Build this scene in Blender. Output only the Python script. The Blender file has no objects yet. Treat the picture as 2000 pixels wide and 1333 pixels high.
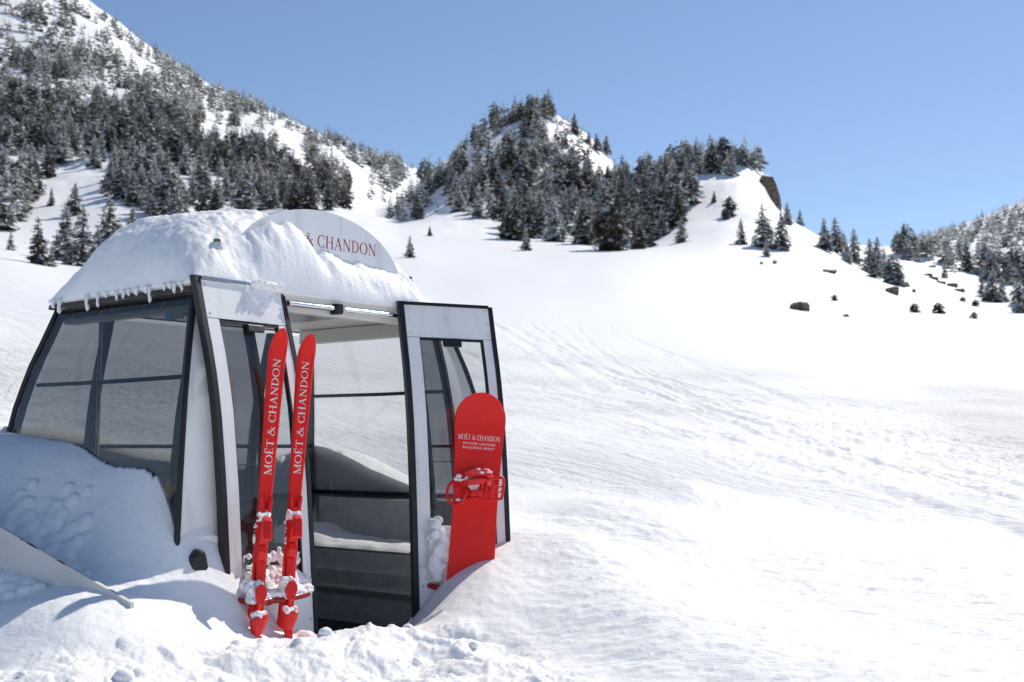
import bpy, bmesh, math, random
import numpy as np
from mathutils import Matrix, Vector
R = math.radians
random.seed(7); rng = np.random.default_rng(7)
sc = bpy.context.scene
col = sc.collection

# ------------------------------------------------------------------ camera
F = 2333.0                                  # focal length in pixels of a 2000 px wide frame
PITCH = math.atan(203.5 / F)
cam_d = bpy.data.cameras.new('camera'); cam = bpy.data.objects.new('camera', cam_d); col.objects.link(cam)
cam.location = (0, 0, 1.0); cam.rotation_euler = (R(90) + PITCH, 0, 0)
cam_d.lens = 36 * F / 2000; cam_d.sensor_width = 36; cam_d.clip_start = .05; cam_d.clip_end = 20000
cam_d.dof.use_dof = True; cam_d.dof.focus_distance = 6.35; cam_d.dof.aperture_fstop = 4.4
sc.camera = cam
# ------------------------------------------------------------------ sky, sun, exposure
SUN_AZ, SUN_EL = 36.5, 47                     # degrees right of the view direction, above the horizon
w = bpy.data.worlds.new('World'); sc.world = w; w.use_nodes = True
nt = w.node_tree; nt.nodes.clear()
sky = nt.nodes.new('ShaderNodeTexSky'); sky.sky_type = 'NISHITA'; sky.sun_disc = False
sky.sun_elevation = R(SUN_EL); sky.sun_rotation = R(SUN_AZ); sky.altitude = 1900
sky.air_density = 1.0; sky.dust_density = .7; sky.ozone_density = 2.2
bgn = nt.nodes.new('ShaderNodeBackground'); bgn.inputs[1].default_value = .106
wo = nt.nodes.new('ShaderNodeOutputWorld')
nt.links.new(sky.outputs[0], bgn.inputs[0]); nt.links.new(bgn.outputs[0], wo.inputs[0])
sd = bpy.data.lights.new('sun', 'SUN'); sun = bpy.data.objects.new('sun', sd); col.objects.link(sun)
sd.energy = 3.55; sd.angle = R(.5); sd.color = (1, .935, .82)
sv = Vector((math.sin(R(SUN_AZ)) * math.cos(R(SUN_EL)), math.cos(R(SUN_AZ)) * math.cos(R(SUN_EL)), math.sin(R(SUN_EL))))
sun.rotation_euler = sv.to_track_quat('Z', 'Y').to_euler(); sun.location = (20, 20, 30)
sc.view_settings.view_transform = 'Standard'; sc.view_settings.look = 'None'
sc.view_settings.exposure = 0.2; sc.view_settings.gamma = 1.0
sc.render.film_transparent = False

# ------------------------------------------------------------------ materials
MATS = {}
def mat(name):
    m = bpy.data.materials.new(name); m.use_nodes = True
    t = m.node_tree; b = t.nodes['Principled BSDF']; MATS[name] = m
    return m, t, b
def N(t, kind, **kw):
    n = t.nodes.new(kind)
    for k, v in kw.items():
        if k in n.inputs: n.inputs[k].default_value = v
        else: setattr(n, k, v)
    return n
def simple(name, colr, rough, var=.15, scale=8, metal=0, bump=0, bscale=60, spec=.5, coat=0):
    m, t, b = mat(name)
    tc = N(t, 'ShaderNodeTexCoord')
    nz = N(t, 'ShaderNodeTexNoise', Scale=scale, Detail=6.0)
    t.links.new(tc.outputs['Object'], nz.inputs['Vector'])
    rp = N(t, 'ShaderNodeValToRGB')
    rp.color_ramp.elements[0].position = .3; rp.color_ramp.elements[1].position = .7
    rp.color_ramp.elements[0].color = tuple(c * (1 - var) for c in colr) + (1,)
    rp.color_ramp.elements[1].color = tuple(min(1, c * (1 + var)) for c in colr) + (1,)
    t.links.new(nz.outputs[0], rp.inputs[0]); t.links.new(rp.outputs[0], b.inputs['Base Color'])
    b.inputs['Roughness'].default_value = rough; b.inputs['Metallic'].default_value = metal
    b.inputs['Specular IOR Level'].default_value = spec; b.inputs['Coat Weight'].default_value = coat
    if bump:
        n2 = N(t, 'ShaderNodeTexNoise', Scale=bscale, Detail=4.0)
        t.links.new(tc.outputs['Object'], n2.inputs['Vector'])
        bp = N(t, 'ShaderNodeBump', Strength=bump, Distance=.01)
        t.links.new(n2.outputs[0], bp.inputs['Height']); t.links.new(bp.outputs[0], b.inputs['Normal'])
    return m
simple('white_paint', (.88, .88, .87), .35, .02, 5, bump=.02, bscale=12)
m, t, b = MATS['white_paint'], MATS['white_paint'].node_tree, MATS['white_paint'].node_tree.nodes['Principled BSDF']
tc = N(t, 'ShaderNodeTexCoord'); vo = N(t, 'ShaderNodeTexVoronoi', Scale=38.0); t.links.new(tc.outputs['Object'], vo.inputs['Vector'])
r1 = N(t, 'ShaderNodeValToRGB'); r1.color_ramp.elements[0].position = .05; r1.color_ramp.elements[0].color = (.8,) * 3 + (1,); r1.color_ramp.elements[1].position = .10; r1.color_ramp.elements[1].color = (0, 0, 0, 1)
mp = N(t, 'ShaderNodeMapping'); mp.inputs['Scale'].default_value = (14, 14, 1.2); nz = N(t, 'ShaderNodeTexNoise', Scale=1.0, Detail=5.0)
t.links.new(tc.outputs['Object'], mp.inputs['Vector']); t.links.new(mp.outputs[0], nz.inputs['Vector'])
r2 = N(t, 'ShaderNodeValToRGB'); r2.color_ramp.elements[0].position = .52; r2.color_ramp.elements[1].position = .80; r2.color_ramp.elements[1].color = (.35,) * 3 + (1,)
t.links.new(vo.outputs['Distance'], r1.inputs[0]); t.links.new(nz.outputs[0], r2.inputs[0])
n2 = N(t, 'ShaderNodeTexNoise', Scale=5.0); t.links.new(tc.outputs['Object'], n2.inputs['Vector']); r3 = N(t, 'ShaderNodeValToRGB'); r3.color_ramp.elements[0].position = .5; r3.color_ramp.elements[1].position = .65; t.links.new(n2.outputs[0], r3.inputs[0])
mu = N(t, 'ShaderNodeMath', operation='MULTIPLY'); t.links.new(r1.outputs[0], mu.inputs[0]); t.links.new(r3.outputs[0], mu.inputs[1])
mxx = N(t, 'ShaderNodeMath', operation='MAXIMUM'); t.links.new(mu.outputs[0], mxx.inputs[0]); t.links.new(r2.outputs[0], mxx.inputs[1])
mc = N(t, 'ShaderNodeMix', data_type='RGBA'); old = b.inputs['Base Color'].links[0].from_socket
t.links.new(mxx.outputs[0], mc.inputs[0]); t.links.new(old, mc.inputs[6]); mc.inputs[7].default_value = (.30, .29, .27, 1); t.links.new(mc.outputs[2], b.inputs['Base Color'])
simple('dirty_white', (.62, .61, .6), .55, .10, 3, bump=.2, bscale=40)
simple('ceiling_white', (.72, .71, .67), .5, .04)
simple('black_rubber', (.009, .009, .010), .45, .4, 30, bump=.25, bscale=160)
simple('frame_grey', (.07, .075, .085), .35, .2, 20)
simple('bench_grey', (.48, .48, .46), .55, .12, 12, bump=.1, bscale=150)
simple('wall_grey', (.16, .16, .155), .6, .15, 6)
simple('floor_grey', (.045, .047, .05), .7, .3, 20, bump=.3, bscale=80)
simple('steel', (.62, .6, .57), .22, .1, 20, metal=1)
simple('chrome', (.75, .75, .76), .08, .05, 20, metal=1)
simple('red_paint', (.84, .028, .022), .42, .05, 9, bump=.03, bscale=200, spec=.18)
simple('red_plastic', (.78, .020, .018), .30, .10, 30, bump=.05, bscale=120, spec=.35)
simple('red_tube', (.36, .010, .016), .35, .2, 30, bump=.15, bscale=80)
simple('print_white', (.85, .85, .85), .5, .02)
simple('print_red', (.42, .008, .03), .45, .05)
simple('print_blue', (.03, .09, .22), .5, .05)
simple('bark', (.09, .07, .055), .9, .3, 8, bump=.5, bscale=20)
simple('rust_edge', (.055, .042, .035), .7, .5, 25)
simple('hose_black', (.012, .018, .022), .45, .3, 20)

def snow_mat(name, near=True, base=(.93, .93, .935)):
    m, t, b = mat(name)
    b.inputs['Base Color'].default_value = base + (1,)
    b.inputs['Roughness'].default_value = .55; b.inputs['Specular IOR Level'].default_value = .25
    tc = N(t, 'ShaderNodeTexCoord')
    prev = None
    def layer(scale, stretch, dist, strength, rot=0., detail=5., rough=.6):
        nonlocal prev
        m0 = N(t, 'ShaderNodeMapping'); m0.inputs['Rotation'].default_value = (0, 0, rot); mp = N(t, 'ShaderNodeMapping'); mp.inputs['Scale'].default_value = stretch; t.links.new(tc.outputs['Object'], m0.inputs['Vector']); t.links.new(m0.outputs[0], mp.inputs['Vector'])
        nz = N(t, 'ShaderNodeTexNoise', Scale=scale, Detail=detail, Roughness=rough)
        bp = N(t, 'ShaderNodeBump', Strength=strength, Distance=dist)
        t.links.new(mp.outputs[0], nz.inputs['Vector'])
        t.links.new(nz.outputs[0], bp.inputs['Height'])
        if prev: t.links.new(prev.outputs[0], bp.inputs['Normal'])
        prev = bp; return bp, nz
    if near:
        layer(220, (1, 1, 1), .004, .45)
        layer(45, (1, 1, 1), .012, .35)
    else:
        layer(1.2, (1, 1, 1), .10, .25)
    t.links.new(prev.outputs[0], b.inputs['Normal'])
    return m, t, b, layer
snow_mat('snow')
m, t, b, layer = snow_mat('snow_ground')
def zone(lo0, lo1, hi0, hi1, thr=None, nsc=.25, xr=None):
    sx_ = N(t, 'ShaderNodeSeparateXYZ'); t.links.new(t.nodes['Texture Coordinate'].outputs['Object'], sx_.inputs[0])
    a = N(t, 'ShaderNodeMapRange', interpolation_type='SMOOTHSTEP'); a.inputs[1].default_value = lo0; a.inputs[2].default_value = lo1
    c = N(t, 'ShaderNodeMapRange', interpolation_type='SMOOTHSTEP'); c.inputs[1].default_value = hi0; c.inputs[2].default_value = hi1; c.inputs[3].default_value = 1; c.inputs[4].default_value = 0
    t.links.new(sx_.outputs[1], a.inputs[0]); t.links.new(sx_.outputs[1], c.inputs[0])
    mu = N(t, 'ShaderNodeMath', operation='MULTIPLY'); t.links.new(a.outputs[0], mu.inputs[0]); t.links.new(c.outputs[0], mu.inputs[1])
    if xr:
        d = N(t, 'ShaderNodeMapRange', interpolation_type='SMOOTHSTEP'); d.inputs[1].default_value = xr[0]; d.inputs[2].default_value = xr[1]; t.links.new(sx_.outputs[0], d.inputs[0])
        m4 = N(t, 'ShaderNodeMath', operation='MULTIPLY'); t.links.new(mu.outputs[0], m4.inputs[0]); t.links.new(d.outputs[0], m4.inputs[1]); mu = m4
    if thr:
        n_ = N(t, 'ShaderNodeTexNoise', Scale=nsc, Detail=3.0); t.links.new(t.nodes['Texture Coordinate'].outputs['Object'], n_.inputs['Vector'])
        r_ = N(t, 'ShaderNodeMapRange'); r_.inputs[1].default_value = thr[0]; r_.inputs[2].default_value = thr[1]; t.links.new(n_.outputs[0], r_.inputs[0])
        m2 = N(t, 'ShaderNodeMath', operation='MULTIPLY'); t.links.new(mu.outputs[0], m2.inputs[0]); t.links.new(r_.outputs[0], m2.inputs[1]); mu = m2
    return mu
def zlayer(z_, k, *a, **kw):
    bp_, nz_ = layer(*a, **kw); m3 = N(t, 'ShaderNodeMath', operation='MULTIPLY'); m3.inputs[1].default_value = k
    t.links.new(z_.outputs[0], m3.inputs[0]); t.links.new(m3.outputs[0], bp_.inputs['Strength'])
# wind ripples near by, ski tracks and chopped snow farther out
zlayer(zone(2, 3, 9, 13, (.40, .66), .5, (.2, 1.2)), .5, 30, (.28, 1.3, 1), .022, 1, rot=R(14))
zlayer(zone(2, 3, 14, 20, None, 1, (-.2, 1.0)), .4, 6, (.4, 1.4, 1), .03, 1, rot=R(14))
zlayer(zone(8.5, 11, 34, 52, (.36, .6), .12), 1.0, 2.6, (.035, 1.6, 1), .16, 1, rot=R(62), detail=7., rough=.7)
zlayer(zone(9, 11, 30, 45, (.44, .62), .16), 1.0, 3.2, (.55, 1.0, 1), .16, 1, rot=R(62), detail=6., rough=.7)
zlayer(zone(30, 45, 90, 130, (.4, .7), .05), .8, .9, (.05, 1.2, 1), .25, 1, rot=R(58), detail=5.)
t.links.new([n for n in t.nodes if n.bl_idname == 'ShaderNodeBump'][-1].outputs[0], b.inputs['Normal'])

def needle_mat(name, colr, var, rough=.8):
    m, t, b = mat(name)
    oi = N(t, 'ShaderNodeObjectInfo'); geo = N(t, 'ShaderNodeNewGeometry')
    nz = N(t, 'ShaderNodeTexNoise', Scale=1.7, Detail=2.0)
    t.links.new(geo.outputs['Position'], nz.inputs['Vector'])
    ad = N(t, 'ShaderNodeMath', operation='ADD'); t.links.new(nz.outputs[0], ad.inputs[0])
    ml = N(t, 'ShaderNodeMath', operation='MULTIPLY'); ml.inputs[1].default_value = .5
    t.links.new(oi.outputs['Random'], ml.inputs[0]); t.links.new(ml.outputs[0], ad.inputs[1])
    rp = N(t, 'ShaderNodeValToRGB'); rp.color_ramp.elements[0].position = .35; rp.color_ramp.elements[1].position = 1.0
    rp.color_ramp.elements[0].color = tuple(c * (1 - var) for c in colr) + (1,)
    rp.color_ramp.elements[1].color = tuple(c * (1 + var) for c in colr) + (1,)
    t.links.new(ad.outputs[0], rp.inputs[0]); t.links.new(rp.outputs[0], b.inputs['Base Color'])
    b.inputs['Roughness'].default_value = rough; b.inputs['Specular IOR Level'].default_value = .15
    return m
needle_mat('needles', (.115, .112, .088), .4)
needle_mat('frost', (.66, .67, .68), .3)
for k_, q_ in (('b', 1.3), ('c', .72)):
    needle_mat('needles_' + k_, tuple(c_ * q_ for c_ in (.115, .112, .088)), .4); needle_mat('frost_' + k_, tuple(c_ * (q_ ** .8) for c_ in (.66, .67, .68)), .25)

def glass_mat(name, tint, rough=0.0):
    m, t, b = mat(name); t.nodes.remove(b)
    out = t.nodes['Material Output']
    tr = N(t, 'ShaderNodeBsdfTransparent'); tr.inputs[0].default_value = tint + (1,)
    gl = N(t, 'ShaderNodeBsdfGlossy', Roughness=.03); gl.inputs[0].default_value = (1, 1, 1, 1)
    fr = N(t, 'ShaderNodeFresnel', IOR=1.5)
    mx = N(t, 'ShaderNodeMixShader')
    gb = N(t, 'ShaderNodeNewGeometry'); iv = N(t, 'ShaderNodeMath', operation='SUBTRACT'); iv.inputs[0].default_value = 1
    fm = N(t, 'ShaderNodeMath', operation='MULTIPLY')
    t.links.new(gb.outputs['Backfacing'], iv.inputs[1]); t.links.new(fr.outputs[0], fm.inputs[0]); t.links.new(iv.outputs[0], fm.inputs[1])
    t.links.new(fm.outputs[0], mx.inputs[0]); t.links.new(tr.outputs[0], mx.inputs[1]); t.links.new(gl.outputs[0], mx.inputs[2])
    # dried drops and dust that stick to the pane
    tc = N(t, 'ShaderNodeTexCoord')
    vo = N(t, 'ShaderNodeTexVoronoi', Scale=55.0); t.links.new(tc.outputs['Object'], vo.inputs['Vector'])
    nz = N(t, 'ShaderNodeTexNoise', Scale=3.0, Detail=3.0); t.links.new(tc.outputs['Object'], nz.inputs['Vector'])
    r1 = N(t, 'ShaderNodeValToRGB'); r1.color_ramp.elements[0].position = .05; r1.color_ramp.elements[0].color = (.55,) * 3 + (1,)
    r1.color_ramp.elements[1].position = .12; r1.color_ramp.elements[1].color = (0, 0, 0, 1)
    r2 = N(t, 'ShaderNodeValToRGB'); r2.color_ramp.elements[0].position = .45; r2.color_ramp.elements[1].position = .75
    t.links.new(vo.outputs['Distance'], r1.inputs[0]); t.links.new(nz.outputs[0], r2.inputs[0])
    mu = N(t, 'ShaderNodeMath', operation='MULTIPLY'); t.links.new(r1.outputs[0], mu.inputs[0]); t.links.new(r2.outputs[0], mu.inputs[1])
    ad = N(t, 'ShaderNodeMath', operation='ADD'); t.links.new(mu.outputs[0], ad.inputs[0]); ad.inputs[1].default_value = .012
    df = N(t, 'ShaderNodeBsdfDiffuse'); df.inputs[0].default_value = (.55, .55, .55, 1)
    m2 = N(t, 'ShaderNodeMixShader')
    t.links.new(ad.outputs[0], m2.inputs[0]); t.links.new(mx.outputs[0], m2.inputs[1]); t.links.new(df.outputs[0], m2.inputs[2])
    t.links.new(m2.outputs[0], out.inputs[0])
    return m
glass_mat('tinted_glass', (.83, .835, .835))
glass_mat('dark_glass', (.56, .565, .57))
m, t, b = mat('ice'); b.inputs['Base Color'].default_value = (.85, .88, .92, 1); b.inputs['Roughness'].default_value = .15
b.inputs['Transmission Weight'].default_value = .6; b.inputs['IOR'].default_value = 1.31

m, t, b = mat('rock')
tc = N(t, 'ShaderNodeTexCoord'); nz = N(t, 'ShaderNodeTexNoise', Scale=1.5, Detail=8.0)
t.links.new(tc.outputs['Object'], nz.inputs['Vector'])
rp = N(t, 'ShaderNodeValToRGB'); rp.color_ramp.elements[0].color = (.05, .045, .035, 1); rp.color_ramp.elements[1].color = (.26, .20, .14, 1)
rp.color_ramp.elements[0].position = .35; rp.color_ramp.elements[1].position = .68
t.links.new(nz.outputs[0], rp.inputs[0])
geo = N(t, 'ShaderNodeNewGeometry'); sx = N(t, 'ShaderNodeSeparateXYZ'); t.links.new(geo.outputs['Normal'], sx.inputs[0])
r2 = N(t, 'ShaderNodeValToRGB'); r2.color_ramp.elements[0].position = .62; r2.color_ramp.elements[1].position = .78
t.links.new(sx.outputs[2], r2.inputs[0])
mc = N(t, 'ShaderNodeMix', data_type='RGBA'); t.links.new(r2.outputs[0], mc.inputs[0]); t.links.new(rp.outputs[0], mc.inputs[6]); mc.inputs[7].default_value = (.86, .88, .9, 1)
t.links.new(mc.outputs[2], b.inputs['Base Color']); b.inputs['Roughness'].default_value = .9

# ------------------------------------------------------------------ mesh helpers
def tag(o, label=None, cat=None, group=None, kind=None):
    if label: o['label'] = label
    if cat: o['category'] = cat
    if group: o['group'] = group
    if kind: o['kind'] = kind
    return o
def empty(name, loc=(0, 0, 0), rz=0, parent=None):
    o = bpy.data.objects.new(name, None); col.objects.link(o); o.location = loc; o.rotation_euler = (0, 0, rz)
    o.empty_display_size = .1; o.parent = parent
    return o
class MB:
    def __init__(s): s.v = []; s.f = []; s.m = []
    def add(s, vs, fs, mi=0):
        k = len(s.v); s.v += [tuple(p) for p in vs]; s.f += [tuple(i + k for i in f) for f in fs]; s.m += [mi] * len(fs); return s
    def box(s, lo, hi, M=None, mi=0):
        (a, b_, c), (d, e, f) = lo, hi
        vs = [(a, b_, c), (d, b_, c), (d, e, c), (a, e, c), (a, b_, f), (d, b_, f), (d, e, f), (a, e, f)]
        if M: vs = [M @ Vector(p) for p in vs]
        return s.add(vs, [(0, 3, 2, 1), (4, 5, 6, 7), (0, 1, 5, 4), (1, 2, 6, 5), (2, 3, 7, 6), (3, 0, 4, 7)], mi)
    def grid(s, pts, mi=0, closed_u=False, flip=False):
        n = len(pts); k = len(pts[0]); vs = [p for r in pts for p in r]; fs = []
        for i in range(n - 1):
            for j in range(k if closed_u else k - 1):
                q = (i * k + j, i * k + (j + 1) % k, (i + 1) * k + (j + 1) % k, (i + 1) * k + j)
                fs.append(q[::-1] if flip else q)
        return s.add(vs, fs, mi)
    def tube(s, path, r, seg=10, mi=0, caps=True):
        path = [Vector(p) for p in path]; rings = []; n = len(path)
        rr = r if isinstance(r, (list, tuple)) else [r] * n
        prev = None
        for i, p in enumerate(path):
            d = (path[min(i + 1, n - 1)] - path[max(i - 1, 0)]).normalized()
            a = prev - d * prev.dot(d) if prev else d.orthogonal()
            a.normalize(); prev = a; b_ = d.cross(a)
            rings.append([p + (a * math.cos(2 * math.pi * j / seg) + b_ * math.sin(2 * math.pi * j / seg)) * rr[i] for j in range(seg)])
        k = len(s.v); s.grid(rings, mi, True)
        if caps:
            s.f.append(tuple(range(k, k + seg))[::-1]); s.m.append(mi)
            e = k + (n - 1) * seg; s.f.append(tuple(range(e, e + seg))); s.m.append(mi)
        return s
    def prism(s, poly, y0, y1, mi=0, M=None):
        n = len(poly); vs = [(x, y0, z) for x, z in poly] + [(x, y1, z) for x, z in poly]
        if M: vs = [M @ Vector(p) for p in vs]
        fs = [tuple(range(n)), tuple(range(2 * n - 1, n - 1, -1))] + [(i, i + n, (i + 1) % n + n, (i + 1) % n) for i in range(n)]
        return s.add(vs, fs, mi)
    def build(s, name, mats, parent=None, smooth=False, bevel=0, auto=False):
        me = bpy.data.meshes.new(name); me.from_pydata(s.v, [], s.f); me.update()
        for mm in ([mats] if isinstance(mats, str) else mats): me.materials.append(MATS[mm])
        if any(s.m): me.polygons.foreach_set('material_index', s.m)
        bm = bmesh.new(); bm.from_mesh(me); bmesh.ops.recalc_face_normals(bm, faces=bm.faces); bm.to_mesh(me); bm.free()
        if smooth: me.polygons.foreach_set('use_smooth', [True] * len(me.polygons))
        if auto: me.set_sharp_from_angle(angle=R(38))
        o = bpy.data.objects.new(name, me); col.objects.link(o); o.parent = parent
        if bevel:
            b_ = o.modifiers.new('bevel', 'BEVEL'); b_.width = bevel; b_.segments = 2; b_.limit_method = 'ANGLE'; b_.angle_limit = R(40)
        return o
def raw(name, V, Fq, mats, mi=None, smooth=True, parent=None):
    me = bpy.data.meshes.new(name); V = np.asarray(V, dtype=np.float32); Fq = np.asarray(Fq, dtype=np.int32)
    k = Fq.shape[1]
    me.vertices.add(len(V)); me.vertices.foreach_set('co', V.ravel())
    me.loops.add(Fq.size); me.loops.foreach_set('vertex_index', Fq.ravel())
    me.polygons.add(len(Fq)); me.polygons.foreach_set('loop_start', np.arange(0, Fq.size, k, dtype=np.int32))
    for mm in ([mats] if isinstance(mats, str) else mats): me.materials.append(MATS[mm])
    if mi is not None: me.polygons.foreach_set('material_index', np.asarray(mi, dtype=np.int32))
    me.polygons.foreach_set('use_smooth', np.full(len(Fq), smooth))
    me.update(calc_edges=True); me.validate()
    o = bpy.data.objects.new(name, me); col.objects.link(o); o.parent = parent
    return o
# numpy value noise
def _h(ix, iy, s):
    n = (ix.astype(np.int64) * 374761393 + iy.astype(np.int64) * 668265263 + s * 1442695041) & 0xffffffff
    n = ((n ^ (n >> 13)) * 1274126177) & 0xffffffff
    return ((n ^ (n >> 16)) & 0xffff) / 65535.0
def vnoise(x, y, s=0):
    ix = np.floor(x); iy = np.floor(y); fx = x - ix; fy = y - iy
    fx = fx * fx * fx * (fx * (fx * 6 - 15) + 10); fy = fy * fy * fy * (fy * (fy * 6 - 15) + 10)
    a = _h(ix, iy, s); b = _h(ix + 1, iy, s); c = _h(ix, iy + 1, s); d = _h(ix + 1, iy + 1, s)
    return (a + (b - a) * fx) * (1 - fy) + (c + (d - c) * fx) * fy - .5
def fbm(x, y, o=4, s=0):
    r = 0; a = 1
    for i in range(o): r = r + vnoise(x, y, s + i * 17) * a; x = x * 2.03 + 5.1; y = y * 2.03 + 1.7; a *= .5
    return r
def sstep(a, b, x): t_ = np.clip((x - a) / (b - a), 0, 1); return t_ * t_ * (3 - 2 * t_)

# ------------------------------------------------------------------ cabin frame (x along the door side, y away from the camera, z up)
CAB_O = Vector((-1.63338, 6.1, 0)); CAB_RZ = R(50.7)
UX = np.array([math.cos(CAB_RZ), math.sin(CAB_RZ)]); VX = np.array([-math.sin(CAB_RZ), math.cos(CAB_RZ)])
L, W = 1.9, 1.307
PZ = [-.3, 0., .43, .8, 1.18, 1.43, 1.64, 1.8, 1.9]; PP = [.29, .285, .25, .215, .165, .11, .045, 0., -.03]
def prof(z): return float(np.interp(z, PZ, PP))
ZT = 1.8; ZF = -.15

# ------------------------------------------------------------------ terrain
def zt_of_py(py):
    t_ = (666.5 - py) / F
    return (math.sin(PITCH) + math.cos(PITCH) * t_) / (math.cos(PITCH) - math.sin(PITCH) * t_)
def pchip(xk, Y, x):
    """monotone cubic along axis 0; xk (K,), Y (K,M), x (n,) -> (n,M)"""
    xk = np.asarray(xk, float); Y = np.asarray(Y, float)
    if Y.ndim == 1: Y = Y[:, None]
    h = np.diff(xk)[:, None]; d = np.diff(Y, axis=0) / h
    m_ = np.zeros_like(Y); m_[0] = d[0]; m_[-1] = d[-1]
    w1 = 2 * h[1:] + h[:-1]; w2 = h[1:] + 2 * h[:-1]
    same = d[:-1] * d[1:] > 0
    with np.errstate(divide='ignore', invalid='ignore'):
        hm = (w1 + w2) / (w1 / d[:-1] + w2 / d[1:])
    m_[1:-1] = np.where(same, hm, 0)
    i = np.clip(np.searchsorted(xk, x) - 1, 0, len(xk) - 2)
    t_ = np.clip((x - xk[i]) / (xk[i + 1] - xk[i]), 0, 1)[:, None]; hh = (xk[i + 1] - xk[i])[:, None]
    return ((1 + 2 * t_) * (1 - t_) ** 2 * Y[i] + t_ * (1 - t_) ** 2 * hh * m_[i] + t_ ** 2 * (3 - 2 * t_) * Y[i + 1] + t_ ** 2 * (t_ - 1) * hh * m_[i + 1])
# rows of the relief: distance -> heights ('z', metres) or sight-line heights ('p') along bearings
ROWS = [
 (.5, 'z', [(0, -.1), (2000, -.1)]), (3, 'z', [(0, -.06), (2000, -.1)]),
 (4.3, 'z', [(0, .02), (600, -.05), (2000, -.1)]),
 (5.3, 'z', [(0, .18), (300, .13), (600, .02), (900, -.03), (2000, -.06)]),
 (6.2, 'z', [(0, .6), (200, .5), (400, .3), (600, .1), (800, .05), (1000, .12), (1100, .14), (1500, .03), (2000, -.02)]),
 (7.5, 'z', [(0, 1.0), (400, .8), (800, .45), (1000, .42), (1100, .42), (1300, .3), (1500, .17), (2000, .07)]),
 (10, 'z', [(-600, 1.3), (0, 1.15), (400, .95), (800, .68), (1100, .62), (1500, .48), (2000, .27)]),
 (13, 'p', [(-600, 800), (0, 810), (400, 835), (800, 885), (1100, 890), (1500, 930), (2000, 975), (2600, 1000)]),
 (18, 'p', [(-600, 740), (0, 762), (400, 785), (800, 820), (1100, 830), (1500, 862), (2000, 905), (2600, 930)]),
 (26, 'p', [(-600, 690), (0, 715), (400, 735), (800, 760), (1100, 770), (1500, 790), (2000, 830), (2600, 860)]),
 (42, 'p', [(-600, 630), (0, 660), (400, 670), (800, 680), (1100, 690), (1500, 708), (2000, 745), (2600, 770)]),
 (75, 'p', [(-600, 560), (0, 585), (400, 590), (800, 592), (1100, 600), (1500, 640), (2000, 672), (2600, 690)]),
 (120, 'p', [(-600, 470), (0, 515), (200, 540), (400, 530), (800, 515), (1100, 520), (1300, 535), (1500, 595), (1600, 610), (2000, 625), (2600, 640)]),
 (170, 'p', [(-600, 420), (0, 480), (200, 500), (400, 480), (600, 445), (800, 478), (1000, 485), (1250, 492), (1400, 490), (1500, 505), (1600, 520), (1700, 552), (1760, 574), (1850, 592), (2000, 604), (2600, 610)]),
 (230, 'p', [(-600, 330), (0, 405), (100, 400), (200, 385), (300, 400), (450, 415), (560, 412), (640, 410), (700, 422), (780, 440), (900, 440), (1000, 450), (1150, 470), (1250, 475), (1350, 435), (1450, 415), (1520, 430), (1560, 445), (1620, 480), (1700, 530), (1780, 540), (1900, 565), (2000, 575), (2600, 560)]),
 (340, 'p', [(-600, 240), (0, 300), (200, 310), (400, 330), (600, 395), (700, 425), (780, 435), (860, 405), (940, 345), (1000, 325), (1080, 335), (1150, 350), (1210, 362), (1250, 348), (1300, 325), (1360, 308), (1420, 306), (1470, 316), (1495, 338), (1515, 385), (1540, 420), (1600, 465), (1700, 500), (1760, 495), (1850, 500), (2000, 520), (2600, 480)]),
 (420, 'p', [(-600, 190), (0, 225), (100, 228), (200, 238), (300, 252), (400, 275), (500, 305), (600, 345), (680, 395), (730, 425), (770, 405), (800, 375), (850, 325), (900, 290), (950, 252), (1000, 226), (1050, 215), (1090, 228), (1130, 254), (1180, 296), (1220, 345), (1300, 390), (1500, 430), (1700, 500), (1900, 500), (2000, 500), (2600, 460)]),
 (600, 'p', [(-600, 60), (0, 95), (100, 110), (200, 140), (300, 175), (400, 225), (500, 260), (600, 300), (680, 345), (740, 390), (800, 410), (900, 400), (1050, 380), (1300, 450), (1600, 500), (1800, 500), (2000, 470), (2600, 400)]),
 (820, 'p', [(-600, -260), (0, -90), (90, -30), (170, 14), (250, 72), (350, 135), (440, 190), (490, 205), (600, 255), (680, 290), (760, 312), (820, 335), (900, 420), (1050, 470), (1300, 480), (1600, 500), (1760, 485), (1850, 462), (2000, 430), (2600, 330)]),
 (1250, 'p', [(-600, 60), (0, 100), (300, 250), (500, 300), (700, 380), (800, 400), (900, 460), (1300, 500), (1600, 485), (1680, 478), (1740, 482), (1800, 468), (1900, 435), (2000, 396), (2600, 200)]),
 (2600, 'p', [(-600, 600), (1000, 650), (2600, 600)]),
]
PXF = np.linspace(-640, 2640, 300)
TAB = []
for r_, kind, cells in ROWS:
    xs = [c[0] for c in cells]; ys = np.array([c[1] for c in cells], float)
    fine = pchip(xs, ys, np.clip(PXF, xs[0], xs[-1]))[:, 0]
    th = np.arctan((PXF - 1000) / (F * math.cos(PITCH)))
    if kind == 'p': val = np.array([zt_of_py(q) for q in fine]) * np.cos(th)
    else: val = (fine - 1.0) / r_
    TAB.append(val)
TAB = np.array(TAB); LNR = np.log([r_[0] for r_ in ROWS])
def base_z(th, r):
    """th (M,), r (N,) -> z (N,M)"""
    px = 1000 + F * math.cos(PITCH) * np.tan(np.clip(th, -R(34), R(34)))
    cols = np.array([np.interp(px, PXF, row) for row in TAB])
    T = pchip(LNR, cols, np.log(r))
    z = 1 + T * r[:, None]
    wgt = sstep(R(34), R(85), np.abs(th))[None, :]
    back = -.1 + 0 * r[:, None] + .03 * np.maximum(r[:, None] - 15, 0) ** .9
    return z * (1 - wgt) + back * wgt
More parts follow.
